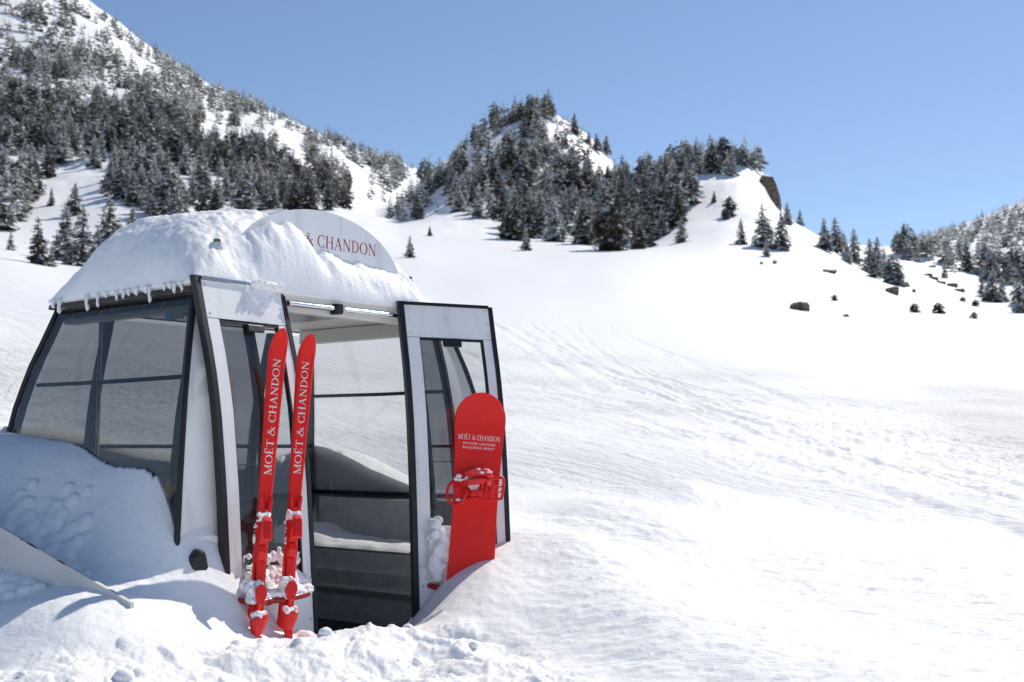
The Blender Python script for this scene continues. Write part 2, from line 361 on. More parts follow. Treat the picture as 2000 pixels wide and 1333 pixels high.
def base_pt(x, y):
    th = math.atan2(x, y); r = math.hypot(x, y)
    return base_z(np.array([th]), np.array([r]))[0, 0]
def P(px, py, Y):
    t_ = (666.5 - py) / F; k = math.cos(PITCH) - math.sin(PITCH) * t_
    return (Y * (px - 1000) / F / k, Y, 1 + Y * (math.sin(PITCH) + math.cos(PITCH) * t_) / k)
CP = [P(*q) for q in [
 (0, 1333, 4.7), (300, 1333, 4.8), (600, 1333, 5.0), (900, 1333, 5.2), (1200, 1333, 5.3), (1600, 1335, 5.2), (2000, 1335, 5.2),
 (0, 1250, 5.0), (300, 1250, 5.2), (600, 1275, 5.45), (800, 1270, 5.75), (0, 1150, 5.40), (100, 1155, 5.36), (180, 1166, 5.30), (250, 1176, 5.27), (-200, 1140, 5.45), (440, 1203, 5.62), (600, 1243, 5.72),
 (700, 1240, 5.9), (780, 1235, 6.1), (850, 1218, 6.25), (920, 1172, 6.5),
 (0, 1010, 5.95), (-200, 980, 6.0), (100, 1025, 5.9), (200, 1055, 5.8), (300, 1105, 5.7), (330, 1145, 5.65), (400, 1168, 5.72), (375, 1060, 5.8), (418, 1165, 5.85),
 (0, 1085, 5.75), (120, 1115, 5.62), (437, 1180, 5.85), (500, 1196, 5.98), (575, 1220, 6.08),
 (1000, 1060, 7.17), (985, 1082, 7.0), (960, 1106, 6.93), (918, 1122, 6.88), (875, 1133, 6.86), (930, 1142, 6.6), (1000, 1138, 6.6), (870, 1165, 6.6), (848, 1156, 6.78), (1050, 1105, 6.9),
 (1010, 1150, 6.55), (1200, 1192, 6.2), (1400, 1257, 5.7), (1600, 1322, 5.25), (1000, 1240, 6.05), (1200, 1280, 5.68), (1400, 1318, 5.35),
 (1120, 1050, 7.7), (1230, 985, 8.6), (1350, 935, 10.0), (1600, 1180, 6.9), (1900, 1250, 6.2),
 ]]
_w = [(-3.1, 7.1, 1.09), (-2.886, 6.891, 1.06), (-2.623, 6.674, 1.043), (-2.412, 6.494, 1.0), (-2.019, 6.152, .882), (-1.662, 5.836, .716), (-1.588, 5.767, .658)]
for a_, b_ in zip(_w, _w[1:]):
    for k in range(2): CP.append(tuple(a_[i] + (b_[i] - a_[i]) * k / 2 for i in range(3)))
for a_ in _w[1:]: CP.append((a_[0] + .16, a_[1] + .2, a_[2]))
CP += [_w[-1], (-3.2, 6.6, 1.0)]
# bank outside the right end wall, high at the back
def cabw(u_, v_): q = np.array([CAB_O.x, CAB_O.y]) + UX * u_ + VX * v_; return float(q[0]), float(q[1])
for v_, z_ in [(1.5, .98), (1.1, .90), (.7, .74), (.3, .60), (-.1, .48)]:
    for du in (.22, .5): CP.append(cabw(L + du, v_) + (z_,))
for u_ in (.55, .75, .95, 1.12):
    CP.append(cabw(u_, -.33) + (-.17,)); CP.append(cabw(u_, -.55) + (-.03 if u_ < 1.2 else .02,)); CP.append(cabw(u_ + .1, .3) + (-.2,))
CP = np.array(CP); SIG = .40
res = np.array([q[2] - base_pt(q[0], q[1]) for q in CP])
D2 = ((CP[:, None, :2] - CP[None, :, :2]) ** 2).sum(2)
WGT = np.linalg.solve(np.exp(-D2 / (2 * SIG ** 2)) + .010 * np.eye(len(CP)), res)

thf = R(27)
TH = np.concatenate([np.linspace(-math.pi, -thf, 90)[:-1], np.linspace(-thf, thf, 640), np.linspace(thf, math.pi, 90)[1:]])
def geom(a, b, q): n = int(math.log(b / a) / math.log(1 + q)); return np.exp(np.linspace(math.log(a), math.log(b), n + 1))[:-1]
RR = np.concatenate([geom(.5, 3.6, .12), np.arange(3.6, 4.5, .03), np.arange(4.5, 8.6, .0115), geom(8.6, 60, .0085), geom(60, 3000, .02), [3000]])
Z = base_z(TH, RR)
X = RR[:, None] * np.sin(TH)[None, :]; Y = RR[:, None] * np.cos(TH)[None, :]
near = int(np.searchsorted(RR, 13.0))
zn = np.zeros((near, len(TH)))
for q, wg in zip(CP, WGT):
    zn += wg * np.exp(-((X[:near] - q[0]) ** 2 + (Y[:near] - q[1]) ** 2) / (2 * SIG ** 2))
Z[:near] += zn
PXG = 1000 + F * np.tan(np.clip(TH, -R(60), R(60)))[None, :]
Rg = RR[:, None]
# broad undulation, wind texture, churned ski tracks, popcorn lumps
amp = .004 * np.minimum(Rg, 500) * sstep(9, 40, Rg)
Z += amp * fbm(X / (3 + Rg * .12), Y / (3 + Rg * .12), 3, 5)
Z += .35 * sstep(150, 320, Rg) * fbm(X / 14, Y / 14, 4, 9) * 6
nearm = 1 - sstep(14, 40, Rg)
Z += nearm * .05 * fbm(X * .8, Y * .8, 3, 21)
sast = sstep(950, 1150, PXG) * (1 - sstep(9, 13, Rg))
Z += sast * (.016 * fbm(X * 5 + Y * .9, Y * 13 - X * 2.2, 3, 31))
Z += nearm * .006 * fbm(X * 16, Y * 16, 3, 41)
trk = sstep(9.5, 12, Rg) * (1 - sstep(26, 44, Rg))
aa = R(-20); tx = X * math.cos(aa) - Y * math.sin(aa); ty = X * math.sin(aa) + Y * math.cos(aa)
Z += trk * .02 * fbm(tx * .6, ty * 3, 3, 61)
chop = sstep(1350, 1650, PXG + 0 * Rg) * sstep(11, 14, Rg) * (1 - sstep(19, 25, Rg))
Z += chop * .05 * np.abs(fbm(X * 2.6, Y * 2.6, 3, 71))
def inside_view(px, r): th = math.atan((px - 1000) / F); return r * math.sin(th), r * math.cos(th)
flim = np.interp(PXG, [-900, -500, 0, 250, 450, 650, 800, 900, 1000, 1150, 1300], [5.2, 5.2, 5.2, 5.3, 5.75, 5.95, 6.2, 6.3, 6.0, 5.3, 4.4])
fore = 1 - sstep(-.25, .12, Rg - flim)
wx = X + .10 * fbm(X * 6, Y * 6, 3, 310); wy = Y + .10 * fbm(X * 6 + 9, Y * 6 + 4, 3, 311)
bil = lambda k, sd, o=1: np.abs(fbm(wx * k, wy * k, o, sd))
Z += fore * (.08 * fbm(X * 2.0, Y * 2.0, 2, 300) + .11 * bil(3.4, 301) + .042 * bil(9, 302) + .016 * bil(23, 303) + .012 * bil(52, 304, 2) + .006 * fbm(X * 120, Y * 120, 2, 305) - .035)
# old ski tracks and churned snow beyond the drift
TK_ = random.Random(77)
i0_, i1_ = np.searchsorted(RR, [9.0, 62.0]); Xz, Yz = X[i0_:i1_], Y[i0_:i1_]; dz_ = np.zeros_like(Xz)
for k in range(34):
    xa, ya = inside_view(TK_.uniform(820, 1300), TK_.uniform(27, 58)); xb, yb = inside_view(TK_.uniform(1500, 2300), TK_.uniform(11, 24))
    dx, dy = xb - xa, yb - ya; ll = math.hypot(dx, dy); dx /= ll; dy /= ll
    al = (Xz - xa) * dx + (Yz - ya) * dy; s_ = (Xz - xa) * dy - (Yz - ya) * dx + .18 * np.sin(al * .13 + k) + .02 * np.sin(al * 1.1 + k * 2)
    w_ = TK_.uniform(.06, .16); dep = TK_.uniform(.010, .032); brk = np.clip(.6 + 1.6 * vnoise(al * .5 + k * 7, al * 0 + k, 400 + k), 0, 1)
    for o_ in ((0,) if TK_.random() < .5 else (-.11, .11)):
        q = s_ - o_; dz_ += brk * (-dep * np.exp(-(q / w_) ** 2) + .45 * dep * np.exp(-((np.abs(q) - 1.9 * w_) / w_) ** 2)) * (1 + 1.2 * vnoise(al * 5, q * 8, 33))
Z[i0_:i1_] += dz_ * sstep(9, 11, RR[i0_:i1_])[:, None]
Zb = Z.copy()
def lump(cx, cy, rad, hgt):
    r = math.hypot(cx, cy); th = math.atan2(cx, cy)
    i0, i1 = np.searchsorted(RR, [r - rad, r + rad]); j0, j1 = np.searchsorted(TH, [th - rad / r, th + rad / r])
    if i1 <= i0 or j1 <= j0: return
    d2 = ((X[i0:i1, j0:j1] - cx) ** 2 + (Y[i0:i1, j0:j1] - cy) ** 2) / rad ** 2
    dz = hgt * np.sqrt(np.clip(1 - d2, 0, 1))
    Z[i0:i1, j0:j1] = np.maximum(Z[i0:i1, j0:j1], Zb[i0:i1, j0:j1] + dz)
LR = random.Random(3)
n_l = 0
while n_l < 200:
    px = LR.uniform(-500, 1150); r = LR.uniform(4.2, 6.3)
    far_lim = np.interp(px, [-500, 0, 250, 450, 650, 800, 900, 1000, 1150], [5.2, 5.2, 5.3, 5.75, 5.95, 6.2, 6.3, 6.0, 5.2])
    if r > far_lim or (r < 4.6 and LR.random() < .5): continue
    x_, y_ = inside_view(px, r)
    cl = float(fbm(np.array([x_ * 1.6]), np.array([y_ * 1.6]), 2, 83)[0])
    if cl < -.05 and LR.random() < .75: continue
    rad = LR.choice([.006, .008, .011, .014, .018, .024, .032]) * LR.uniform(.8, 1.3)
    if LR.random() < .03: rad *= 1.8
    lump(x_, y_, rad, rad * LR.uniform(.35, .8)); n_l += 1
for _ in range(1300):
    px = LR.gauss(1780, 190); r = LR.gauss(18, 3.2)
    if r < 12 or r > 27: continue
    x_, y_ = inside_view(px, r); rad = LR.uniform(.03, .085) * r / 18; lump(x_, y_, rad, rad * LR.uniform(.25, .6))
# scattered crumbs on the drifts to the right and on the bank
for _ in range(380):
    px = LR.uniform(950, 2100); r = LR.uniform(5.2, 8.5); x_, y_ = inside_view(px, r)
    rad = LR.uniform(.004, .012); lump(x_, y_, rad, rad * .6)
for _ in range(260):
    px = LR.gauss(50, 55); r = LR.gauss(6.15, .16); x_, y_ = inside_view(px, r)
    rad = LR.uniform(.015, .05); lump(x_, y_, rad, rad * .7)
# keep the snow out of the cabin: it only lies against the outside of the leaning walls
U_ = (X[:near] - CAB_O.x) * UX[0] + (Y[:near] - CAB_O.y) * UX[1]; V_ = (X[:near] - CAB_O.x) * VX[0] + (Y[:near] - CAB_O.y) * VX[1]
e_in = np.minimum(np.minimum(U_, L - U_), np.minimum(V_, W - V_))          # negative outside the roof edge
pz = np.interp(Z[:near], PZ, PP)
mg = np.where((V_ < .0) & (U_ < L + .05), -.018, np.where(U_ < 0, .004, .032))
Z[:near] = np.where(-e_in < pz + mg, np.minimum(Z[:near], -.4), Z[:near])
nr, nc = Z.shape
Vt = np.stack([X, Y, Z], 2).reshape(-1, 3)
ii = np.arange((nr - 1) * nc).reshape(nr - 1, nc)[:, :-1].ravel()
Fq = np.stack([ii, ii + nc, ii + nc + 1, ii + 1], 1)
snow_field = raw('snow_ground', Vt, Fq, 'snow_ground')
tag(snow_field, 'white snow field rising from the drifts to the wooded hills', kind='structure')
def ground(x, y):
    r = math.hypot(x, y); th = math.atan2(x, y)
    i = min(max(int(np.searchsorted(RR, r)) - 1, 0), nr - 2); j = min(max(int(np.searchsorted(TH, th)) - 1, 0), nc - 2)
    a = (r - RR[i]) / (RR[i + 1] - RR[i]); b_ = (th - TH[j]) / (TH[j + 1] - TH[j])
    return float((Z[i, j] * (1 - a) + Z[i + 1, j] * a) * (1 - b_) + (Z[i, j + 1] * (1 - a) + Z[i + 1, j + 1] * a) * b_)
SL = (Z - 1) / RR[:, None]
def hit(px, py, rmin=60):
    """first ground point beyond rmin on the sight line"""
    t_ = (666.5 - py) / F; k = math.cos(PITCH) - math.sin(PITCH) * t_
    a = (px - 1000) / F / k; th = math.atan(a); sl = (math.sin(PITCH) + math.cos(PITCH) * t_) / k * math.cos(th)
    j = int(np.argmin(np.abs(TH - th))); i0 = int(np.searchsorted(RR, rmin))
    c = np.nonzero(SL[i0:, j] >= sl)[0]
    if len(c) == 0: return None
    r = RR[i0 + c[0]]; return r * math.sin(th), r * math.cos(th), r

# ------------------------------------------------------------------ gondola cabin
cab = empty('gondola_cabin', CAB_O, CAB_RZ)
tag(cab, 'white glazed gondola cabin half buried in snow with both doors slid open', 'gondola')
def wall(side, s, z, off):
    p_ = prof(z) + off
    return {'f': (s, -p_, z), 'b': (s, W + p_, z), 'l': (-p_, s, z), 'r': (L + p_, s, z), 'd': (s, -p_, z)}[side]
def slab(mb, side, s0, s1, z0, z1, o0, o1, n=10, mi=0):
    g = lambda q, z: q(z) if callable(q) else q
    rings = []
    for i in range(n + 1):
        z = z0 + (z1 - z0) * i / n; a, b_ = g(s0, z), g(s1, z)
        rings.append([wall(side, a, z, o1), wall(side, b_, z, o1), wall(side, b_, z, o0), wall(side, a, z, o0)])
    k = len(mb.v); mb.grid(rings, mi, True)
    mb.f += [(k, k + 1, k + 2, k + 3)[::-1], tuple(k + 4 * n + j for j in range(4))]; mb.m += [mi, mi]
    return mb
ZS = [ZF + (ZT + .03 - ZF) * i / 16 for i in range(17)]
# floor pan, roof shell with edge rail
MB().box((-.27, -.27, ZF - .08), (L + .27, W + .27, ZF)).build('floor', 'floor_grey', cab)
def rrect(x0, y0, x1, y1, r, z, k=6):
    out = []
    for cx, cy, a0 in ((x1 - r, y1 - r, 0), (x0 + r, y1 - r, 90), (x0 + r, y0 + r, 180), (x1 - r, y0 + r, 270)):
        out += [(cx + r * math.cos(R(a0 + 90 * i / k)), cy + r * math.sin(R(a0 + 90 * i / k)), z) for i in range(k + 1)]
    return out
mb = MB(); lv = [(.03, 1.795), (.035, 1.81), (.03, 1.835), (-.03, 1.86), (-.25, 1.885)]
k0 = len(mb.v); mb.grid([rrect(-d, -d, L + d, W + d, .06, z) for d, z in lv], 0, True)
n_ = 28; mb.f += [tuple(range(n_))[::-1], tuple(range(n_ * 4, n_ * 5))]; mb.m += [0, 0]
roof = mb.build('roof', 'ceiling_white', cab, auto=False)
for nm, a, b_ in (('roof_edge_trim', (-.04, -.01), None),):
    for side, s0, s1 in (('l', -.03, W + .03), ('r', -.03, W + .03), ('b', -.03, L + .03)):
        slab(MB(), side, s0, s1, 1.787, 1.814, .036, .046, 2).build('roof_edge_trim', 'rust_edge' if side == 'l' else 'black_rubber', roof)
mb = MB().box((.55, .25, 1.775), (1.3, .95, 1.796)); mb.build('ceiling_vent', 'frame_grey', roof, bevel=.006)
mb = MB().box((L - .10, .02, 1.70), (L - .02, W - .02, 1.793)); mb.build('ceiling_cove', 'ceiling_white', roof, bevel=.01)
mb = MB().box((.02, .02, 1.70), (.10, W - .02, 1.793)); mb.build('ceiling_cove', 'ceiling_white', roof, bevel=.01)
# corner posts
for sx, sy in ((0, 0), (1, 0), (0, 1), (1, 1)):
    path = [((L + prof(z)) if sx else -prof(z), (W + prof(z)) if sy else -prof(z), z) for z in ZS]
    pst = MB().tube(path, .016, 8).build('corner_post', 'black_rubber', cab, True)
# glazed end walls
for side in 'lr':
    s0 = lambda z: -prof(z) + .02; s1 = lambda z: W + prof(z) - .02
    pn = slab(MB(), side, s0, s1, .25, 1.79, -.006, -.001, 14).build('end_window', 'dark_glass' if side == 'l' else 'tinted_glass', cab, True, auto=True)
    slab(MB(), side, s0, s1, 1.725, 1.79, -.03, -.008, 2).build('window_rail', 'frame_grey', pn)
    slab(MB(), side, lambda z: s0(z) + .0, lambda z: s0(z) + .03, .25, 1.725, -.03, -.008, 12).build('window_stile', 'frame_grey', pn)
    slab(MB(), side, lambda z: s1(z) - .05, lambda z: s1(z), .25, 1.725, -.03, -.008, 12).build('window_stile', 'frame_grey', pn)
    slab(MB(), side, s0, s1, ZF, .25, -.02, -.001, 4).build('lower_panel', 'wall_grey', cab)
    slab(MB(), side, s0, s1, .655, .685, -.045, -.010, 2).build('cross_rail', 'black_rubber', pn)
    zr = 1.345; xr = (-prof(zr) + .05) if side == 'l' else (L + prof(zr) - .05)
    hr = MB().tube([(xr, -.06, zr), (xr, W * .5, zr - .004), (xr, W + .06, zr)], .012, 10).build('handrail', 'hose_black', cab, True)
# back side: posts, glass, low panel
slab(MB(), 'b', lambda z: -prof(z), lambda z: L + prof(z), ZF, .62, -.02, -.001, 6).build('back_panel', 'wall_grey', cab)
bw = slab(MB(), 'b', lambda z: -prof(z) + .02, lambda z: L + prof(z) - .02, .62, 1.76, -.006, -.001, 12).build('back_window', 'tinted_glass', cab, True, auto=True)
for s_ in (.32, .95, 1.56):
    slab(MB(), 'b', s_ - .025, s_ + .025, .62, 1.76, -.05, -.008, 10).build('window_post', 'black_rubber', bw)
slab(MB(), 'b', lambda z: -prof(z) + .02, lambda z: L + prof(z) - .02, .62, .66, -.05, -.008, 1).build('window_rail', 'black_rubber', bw)
slab(MB(), 'b', lambda z: -prof(z) + .02, lambda z: L + prof(z) - .02, .98, 1.005, -.05, -.02, 1).build('cross_rail', 'black_rubber', bw)
# door side: white corner panels, header, sill, door track
slab(MB(), 'f', lambda z: -prof(z) + .018, .09, ZF, 1.79, -.025, -.002, 14).build('corner_panel', 'white_paint', cab, True, auto=True)
slab(MB(), 'f', 1.81, lambda z: L + prof(z) - .018, ZF, 1.79, -.025, -.002, 14).build('corner_panel', 'white_paint', cab, True, auto=True)
for s_ in (.33, 1.57):
    slab(MB(), 'f', s_ - .012, s_ + .012, ZF, 1.74, -.06, .004, 14).build('door_jamb', 'black_rubber', cab, True, auto=True)
for a_, b2 in ((.09, .318), (1.582, 1.81)):
    sl = slab(MB(), 'f', a_, b2, .35, 1.735, -.016, -.010, 14).build('side_window', 'dark_glass', cab, True, auto=True)
    slab(MB(), 'f', a_ - (.0 if a_ < 1 else -.0), b2, ZF, .35, -.025, -.002, 4).build('side_panel', 'wall_grey', cab)
    e2 = a_ if a_ < 1 else b2
    slab(MB(), 'f', e2 - .012, e2 + .012, ZF, 1.74, -.05, -.0005, 14).build('door_jamb', 'black_rubber', cab, True, auto=True)
    slab(MB(), 'f', a_ + .013, b2, 1.735, 1.79, -.025, -.003, 1).build('side_header', 'ceiling_white', cab)
slab(MB(), 'f', .346, 1.554, ZF, -.09, -.10, .02, 2).build('door_sill', 'frame_grey', cab)
MB().box((.34, -.012, 1.735), (1.56, .05, 1.79)).build('door_header', 'ceiling_white', cab, bevel=.006)
trk_ = MB().tube([(.575, -.055, 1.775), (1.41, -.055, 1.775)], .014, 12).build('door_track', 'chrome', cab, True, auto=True)
cl_ = MB().box((.915, -.085, 1.745), (.955, -.014, 1.805)).build('clamp', 'black_rubber', trk_, bevel=.006)
MB().box((.958, -.08, 1.752), (.985, -.018, 1.798)).build('clamp_block', 'steel', trk_, bevel=.005)
# benches along both ends
for k in (0, 1):
    q = (lambda x: x) if k == 0 else (lambda x: L - x)
    prof_b = [(-.18, .30), (.02, .345), (.27, .345), (.30, .33), (.27, .235), (.265, .225), (.30, .21), (.25, .115), (.245, .105), (.27, .09), (.17, .03), (.14, ZF)]
    mb = MB(); poly = [(q(x), z) for x, z in prof_b] + [(q(-.18), ZF)]
    mb.prism(poly, -.03, W + .03)
    be = mb.build('bench', 'bench_grey', cab, bevel=.006)
    bk = MB(); x0, x1 = (-.20, -.12) if k == 0 else (L + .12, L + .20)
    zb_ = .64 if k else .92
    bk.add([(x0, 0, .35), (x1, 0, .35), (x1 + (-.02 if k else .0), 0, zb_), (x0 + (0 if k else .03), 0, zb_), (x0, W, .35), (x1, W, .35), (x1 + (-.02 if k else 0), W, zb_), (x0 + (0 if k else .03), W, zb_)],
           [(0, 3, 2, 1), (4, 5, 6, 7), (0, 1, 5, 4), (1, 2, 6, 5), (2, 3, 7, 6), (3, 0, 4, 7)])
    bk.build('backrest', 'bench_grey', be, bevel=.01)
MB().tube([(.10, 1.02, .34), (.10, 1.02, 1.79)], .012, 10).build('grab_pole', 'steel', cab, True)
# sticker on the end window
st = MB(); z0 = 1.665; pt = lambda v_, z: wall('l', v_, z, .0012)
st.add([pt(.20, 1.645), pt(.03, 1.645), pt(.03, 1.69), pt(.20, 1.69)], [(0, 1, 2, 3)]); stk = st.build('sticker', 'frame_grey', cab)
e_ = MB(); pt2 = lambda v_, z: wall('l', v_, z, .0022)
e_.add([pt2(.19, 1.652), pt2(.155, 1.652), pt2(.155, 1.683), pt2(.19, 1.683)], [(0, 1, 2, 3)]); e_.build('emblem', 'print_blue', stk)

# ------------------------------------------------------------------ serif lettering
TK, TN, SF = .135, .05, .04
def stroke(pts, ws):
    pts = [Vector(p).to_2d() if len(p) > 2 else Vector(p) for p in pts]; n = len(pts); l_, r_ = [], []
    for i, p in enumerate(pts):
        d = (pts[min(i + 1, n - 1)] - pts[max(i - 1, 0)]).normalized(); nn = Vector((-d.y, d.x)); h = (ws[i] if isinstance(ws, (list, tuple)) else ws) / 2
        l_.append(p + nn * h); r_.append(p - nn * h)
    return [(l_[i], l_[i + 1], r_[i + 1], r_[i]) for i in range(n - 1)]
def rect(x0, y0, x1, y1): return [(Vector((x0, y0)), Vector((x1, y0)), Vector((x1, y1)), Vector((x0, y1)))]
def ell(cx, cy, rx, ry, a0, a1, n, tk, tn, sh=0):
    pts = []; ws = []
    for i in range(n + 1):
        a = R(a0 + (a1 - a0) * i / n); pts.append((cx + rx * math.cos(a), cy + ry * math.sin(a))); ws.append(tn + (tk - tn) * abs(math.cos(a - sh)) ** 1.5)
    return stroke(pts, ws)
def stem(x, w_, top=True, bot=True, s=.11):
    q = rect(x - w_ / 2, SF if bot else 0, x + w_ / 2, 1 - SF if top else 1)
    if bot: q += rect(x - w_ / 2 - s, 0, x + w_ / 2 + s, SF)
    if top: q += rect(x - w_ / 2 - s, 1 - SF, x + w_ / 2 + s, 1)
    return q
def cat_rom(P_, n=6):
    P_ = [P_[0]] + list(P_) + [P_[-1]]; out = []
    for i in range(1, len(P_) - 2):
        for j in range(n):
            t_ = j / n; a = [np.array(p) for p in P_[i - 1:i + 3]]
            out.append(tuple(.5 * (2 * a[1] + (a[2] - a[0]) * t_ + (2 * a[0] - 5 * a[1] + 4 * a[2] - a[3]) * t_ ** 2 + (3 * a[1] - a[0] - 3 * a[2] + a[3]) * t_ ** 3)))
    return out + [P_[-2]]
amp_pts = cat_rom([(.92, .02), (.62, .36), (.36, .66), (.27, .84), (.38, .985), (.53, .90), (.50, .72), (.30, .54), (.10, .34), (.09, .12), (.28, .01), (.52, .10), (.70, .34), (.80, .52)])
amp_w = [.13 if i < 16 else (.055 if i < 44 else (.11 if i < 56 else .05)) for i in range(len(amp_pts))]
GL = {
 'M': (1.08, lambda: stem(.15, TN, False, True, .10) + rect(.04, 1 - SF, .26, 1) + stroke([(.17, .98), (.54, .0)], TK) + stroke([(.54, .0), (.88, .97)], TN) + stem(.90, TK, True, True, .09)),
 'O': (.98, lambda: ell(.49, .5, .39, .475, 0, 360, 36, TK, TN)),
 'E': (.70, lambda: stem(.18, TK, True, True, .09) + rect(.24, 1 - SF, .60, .999) + rect(.245, .48, .48, .52) + rect(.24, .001, .62, SF) + rect(.56, .80, .60, 1 - SF) + rect(.58, SF, .62, .22) + rect(.45, .40, .48, .60)),
 'T': (.82, lambda: stem(.41, TK, False, True, .11) + rect(.06, 1 - SF, .76, 1.001) + rect(.06, .80, .10, 1 - SF) + rect(.72, .80, .76, 1 - SF)),
 '&': (1.02, lambda: stroke(amp_pts, amp_w) + rect(.68, .5, .94, .535)),
 'C': (.86, lambda: ell(.48, .5, .38, .475, 42, 318, 30, TK, TN, 0) + rect(.735, .68, .775, .97) + rect(.735, .03, .775, .30)),
 'H': (.96, lambda: stem(.19, TK) + stem(.77, TK) + rect(.25, .49, .71, .53)),
 'A': (.92, lambda: stroke([(.14, .02), (.46, .98)], TN) + stroke([(.44, 1.0), (.77, .02)], TK) + rect(.25, .32, .62, .36) + rect(.03, 0, .26, SF) + rect(.64, 0, .90, SF)),
 'N': (1.0, lambda: stem(.18, TN, False, True, .11) + rect(.05, 1 - SF, .28, 1) + stroke([(.18, .98), (.82, .02)], TK) + stem(.82, TN, True, False, .11)),
 'D': (.92, lambda: stem(.19, TK, True, True, .09) + ell(.30, .5, .50, .48, 90, -90, 24, TK, TN)),
}
def lettering(text, M, height, width, name, m_, parent, warp=None):
    """flat letters: M maps (x along text, y up, z out of the surface) to the parent's space; centred"""
    adv = []; x = 0
    for ch in text:
        adv.append(x); x += .34 if ch == ' ' else GL['E' if ch == 'Ë' else ch][0] + .03
    sx = width / x; k = 0
    for ch, a in zip(text, adv):
        if ch == ' ': continue
        mb = MB(); qs = GL['E' if ch == 'Ë' else ch][1]()
        if ch == 'Ë': qs += [tuple(Vector((cx + .075 * math.cos(R(q)), 1.17 + .075 * math.sin(R(q)))) for q in range(0, 360, 45)) for cx in (.24, .48)]
        for q in qs:
            k += 1; o = .0004 + (k % 7) * .00012
            pts = [M @ Vector(((a + p.x) * sx - width / 2, (p.y - .5) * height, o)) for p in q]
            mb.add([warp(p) for p in pts] if warp else pts, [tuple(range(len(q)))])
        mb.build(name, m_, parent)
def small_text(text, M, height, name, m_, parent):
    cu = bpy.data.curves.new('text', 'FONT'); cu.body = text; cu.size = height / .72; cu.align_x = 'CENTER'; cu.space_character = 1.25; cu.resolution_u = 3
    tmp = bpy.data.objects.new('text', cu); col.objects.link(tmp)
    bpy.context.view_layer.update()
    me = bpy.data.meshes.new_from_object(tmp.evaluated_get(bpy.context.evaluated_depsgraph_get()))
    bpy.data.objects.remove(tmp); bpy.data.curves.remove(cu)
    me.transform(M); me.materials.clear(); me.materials.append(MATS[m_]); me.name = name
    o = bpy.data.objects.new(name, me); col.objects.link(o); o.parent = parent
    return o
# hose print on the right handrail
zr = 1.345; xr = L + prof(zr) - .05 - .0125
Mh = Matrix(((0, 0, -1, xr), (-1, 0, 0, 0), (0, 1, 0, zr - .004), (0, 0, 0, 1)))
for v_ in (.55, 1.02): small_text('RUBBER AIR HOSE MINERVA 15 bar MADE IN ITALY', Matrix.Translation((0, v_, 0)) @ Mh, .0075, 'hose_print', 'print_blue', hr)

# ------------------------------------------------------------------ doors
def door(x, y, yaw, wd, cap_mat, latch_x):
    z0, z1 = -.10, 1.845
    d = slab(MB(), 'd', .04, .12, .31, 1.645, -.03, .006, 14)
    slab(d, 'd', wd - .085, wd - .03, .31, 1.645, -.03, .006, 14)
    d = d.build('door', 'white_paint', cab, True, auto=True); d.location = (x, y, 0); d.rotation_euler = (0, 0, yaw)
    slab(MB(), 'd', .04, wd - .03, 1.648, z1, -.03, .0075, 5).build('upper_panel', 'white_paint', d, True, auto=True)
    slab(MB(), 'd', .04, wd - .03, z0, .308, -.03, .0085, 5).build('kick_panel', 'white_paint', d, True, auto=True)
    slab(MB(), 'd', .006, .038, z0, z1 + .022, -.032, .012, 16).build('edge_seal', 'black_rubber', d, True, auto=True)
    slab(MB(), 'd', wd - .028, wd, z0, z1 + .012, -.045, .012, 16).build('edge_seal', 'black_rubber', d, True, auto=True)
    slab(MB(), 'd', .039, wd - .029, z1 + .002, z1 + .02, -.04, .02, 1).build('top_cap', cap_mat, d)
    pn = slab(MB(), 'd', .12, wd - .085, .312, 1.64, -.012, -.006, 14).build('door_window', 'tinted_glass', d, True, auto=True)
    slab(MB(), 'd', .12, wd - .085, 1.63, 1.645, -.02, .004, 1).build('gasket', 'black_rubber', pn)
    slab(MB(), 'd', wd - .097, wd - .0852, .312, 1.63, -.02, .003, 12).build('gasket', 'black_rubber', pn)
    slab(MB(), 'd', .1202, .126, .312, 1.63, -.02, .003, 12).build('gasket', 'black_rubber', pn)
    slab(MB(), 'd', .12, wd - .085, .985, 1.003, -.05, -.014, 1).build('cross_bar', 'black_rubber', pn)
    slab(MB(), 'd', .12, wd - .085, .90, .905, -.03, -.014, 1).build('glazing_joint', 'frame_grey', pn)
    slab(MB(), 'd', latch_x, latch_x + .115, 1.592, 1.632, -.004, .028, 2).build('latch', 'black_rubber', d, bevel=.006)
    for x_, z_ in ((.065, 1.82), (.065, 1.67), (wd - .05, 1.82), (wd - .05, 1.67), (wd - .05, 1.74), (.065, .285), (.10, .285), (wd - .05, .285), (wd - .09, .285), (.065, .2), (wd - .05, .1)):
        p_ = wall('d', x_, z_, .0085); MB().tube([(p_[0], p_[1] + .003, p_[2]), (p_[0], p_[1] - .002, p_[2])], .006, 8).build('rivet', 'steel', d, True, auto=True)
    return d
ld = door(-.05, -.07, R(4), .62, 'steel', .29)
tag(ld, 'left door with skis leaning on it')
rd = door(1.40, -.08, R(-25), .625, 'black_rubber', .27)
tag(rd, 'right door swung outwards with snowboard leaning on it')
def arc_path(pts, n=6): return [tuple(p) for p in cat_rom(pts, n)]
MB().tube(arc_path([(.04, -.27, .255), (.05, -.36, .25), (.085, -.405, .243), (.14, -.412, .243), (.30, -.412, .243), (.42, -.405, .25), (.455, -.36, .255), (.46, -.27, .258)]), .0155, 10).build('rack_bar', 'red_tube', ld, True)
MB().tube([(.145, -.412, .243), (.165, -.412, .243)], .020, 10).build('rack_collar', 'red_tube', ld, True, auto=True)
MB().tube(arc_path([(.10, -.26, .20), (.115, -.31, .197), (.15, -.335, .192), (.20, -.335, .188)]), .0155, 10).build('rack_bar', 'red_tube', rd, True)
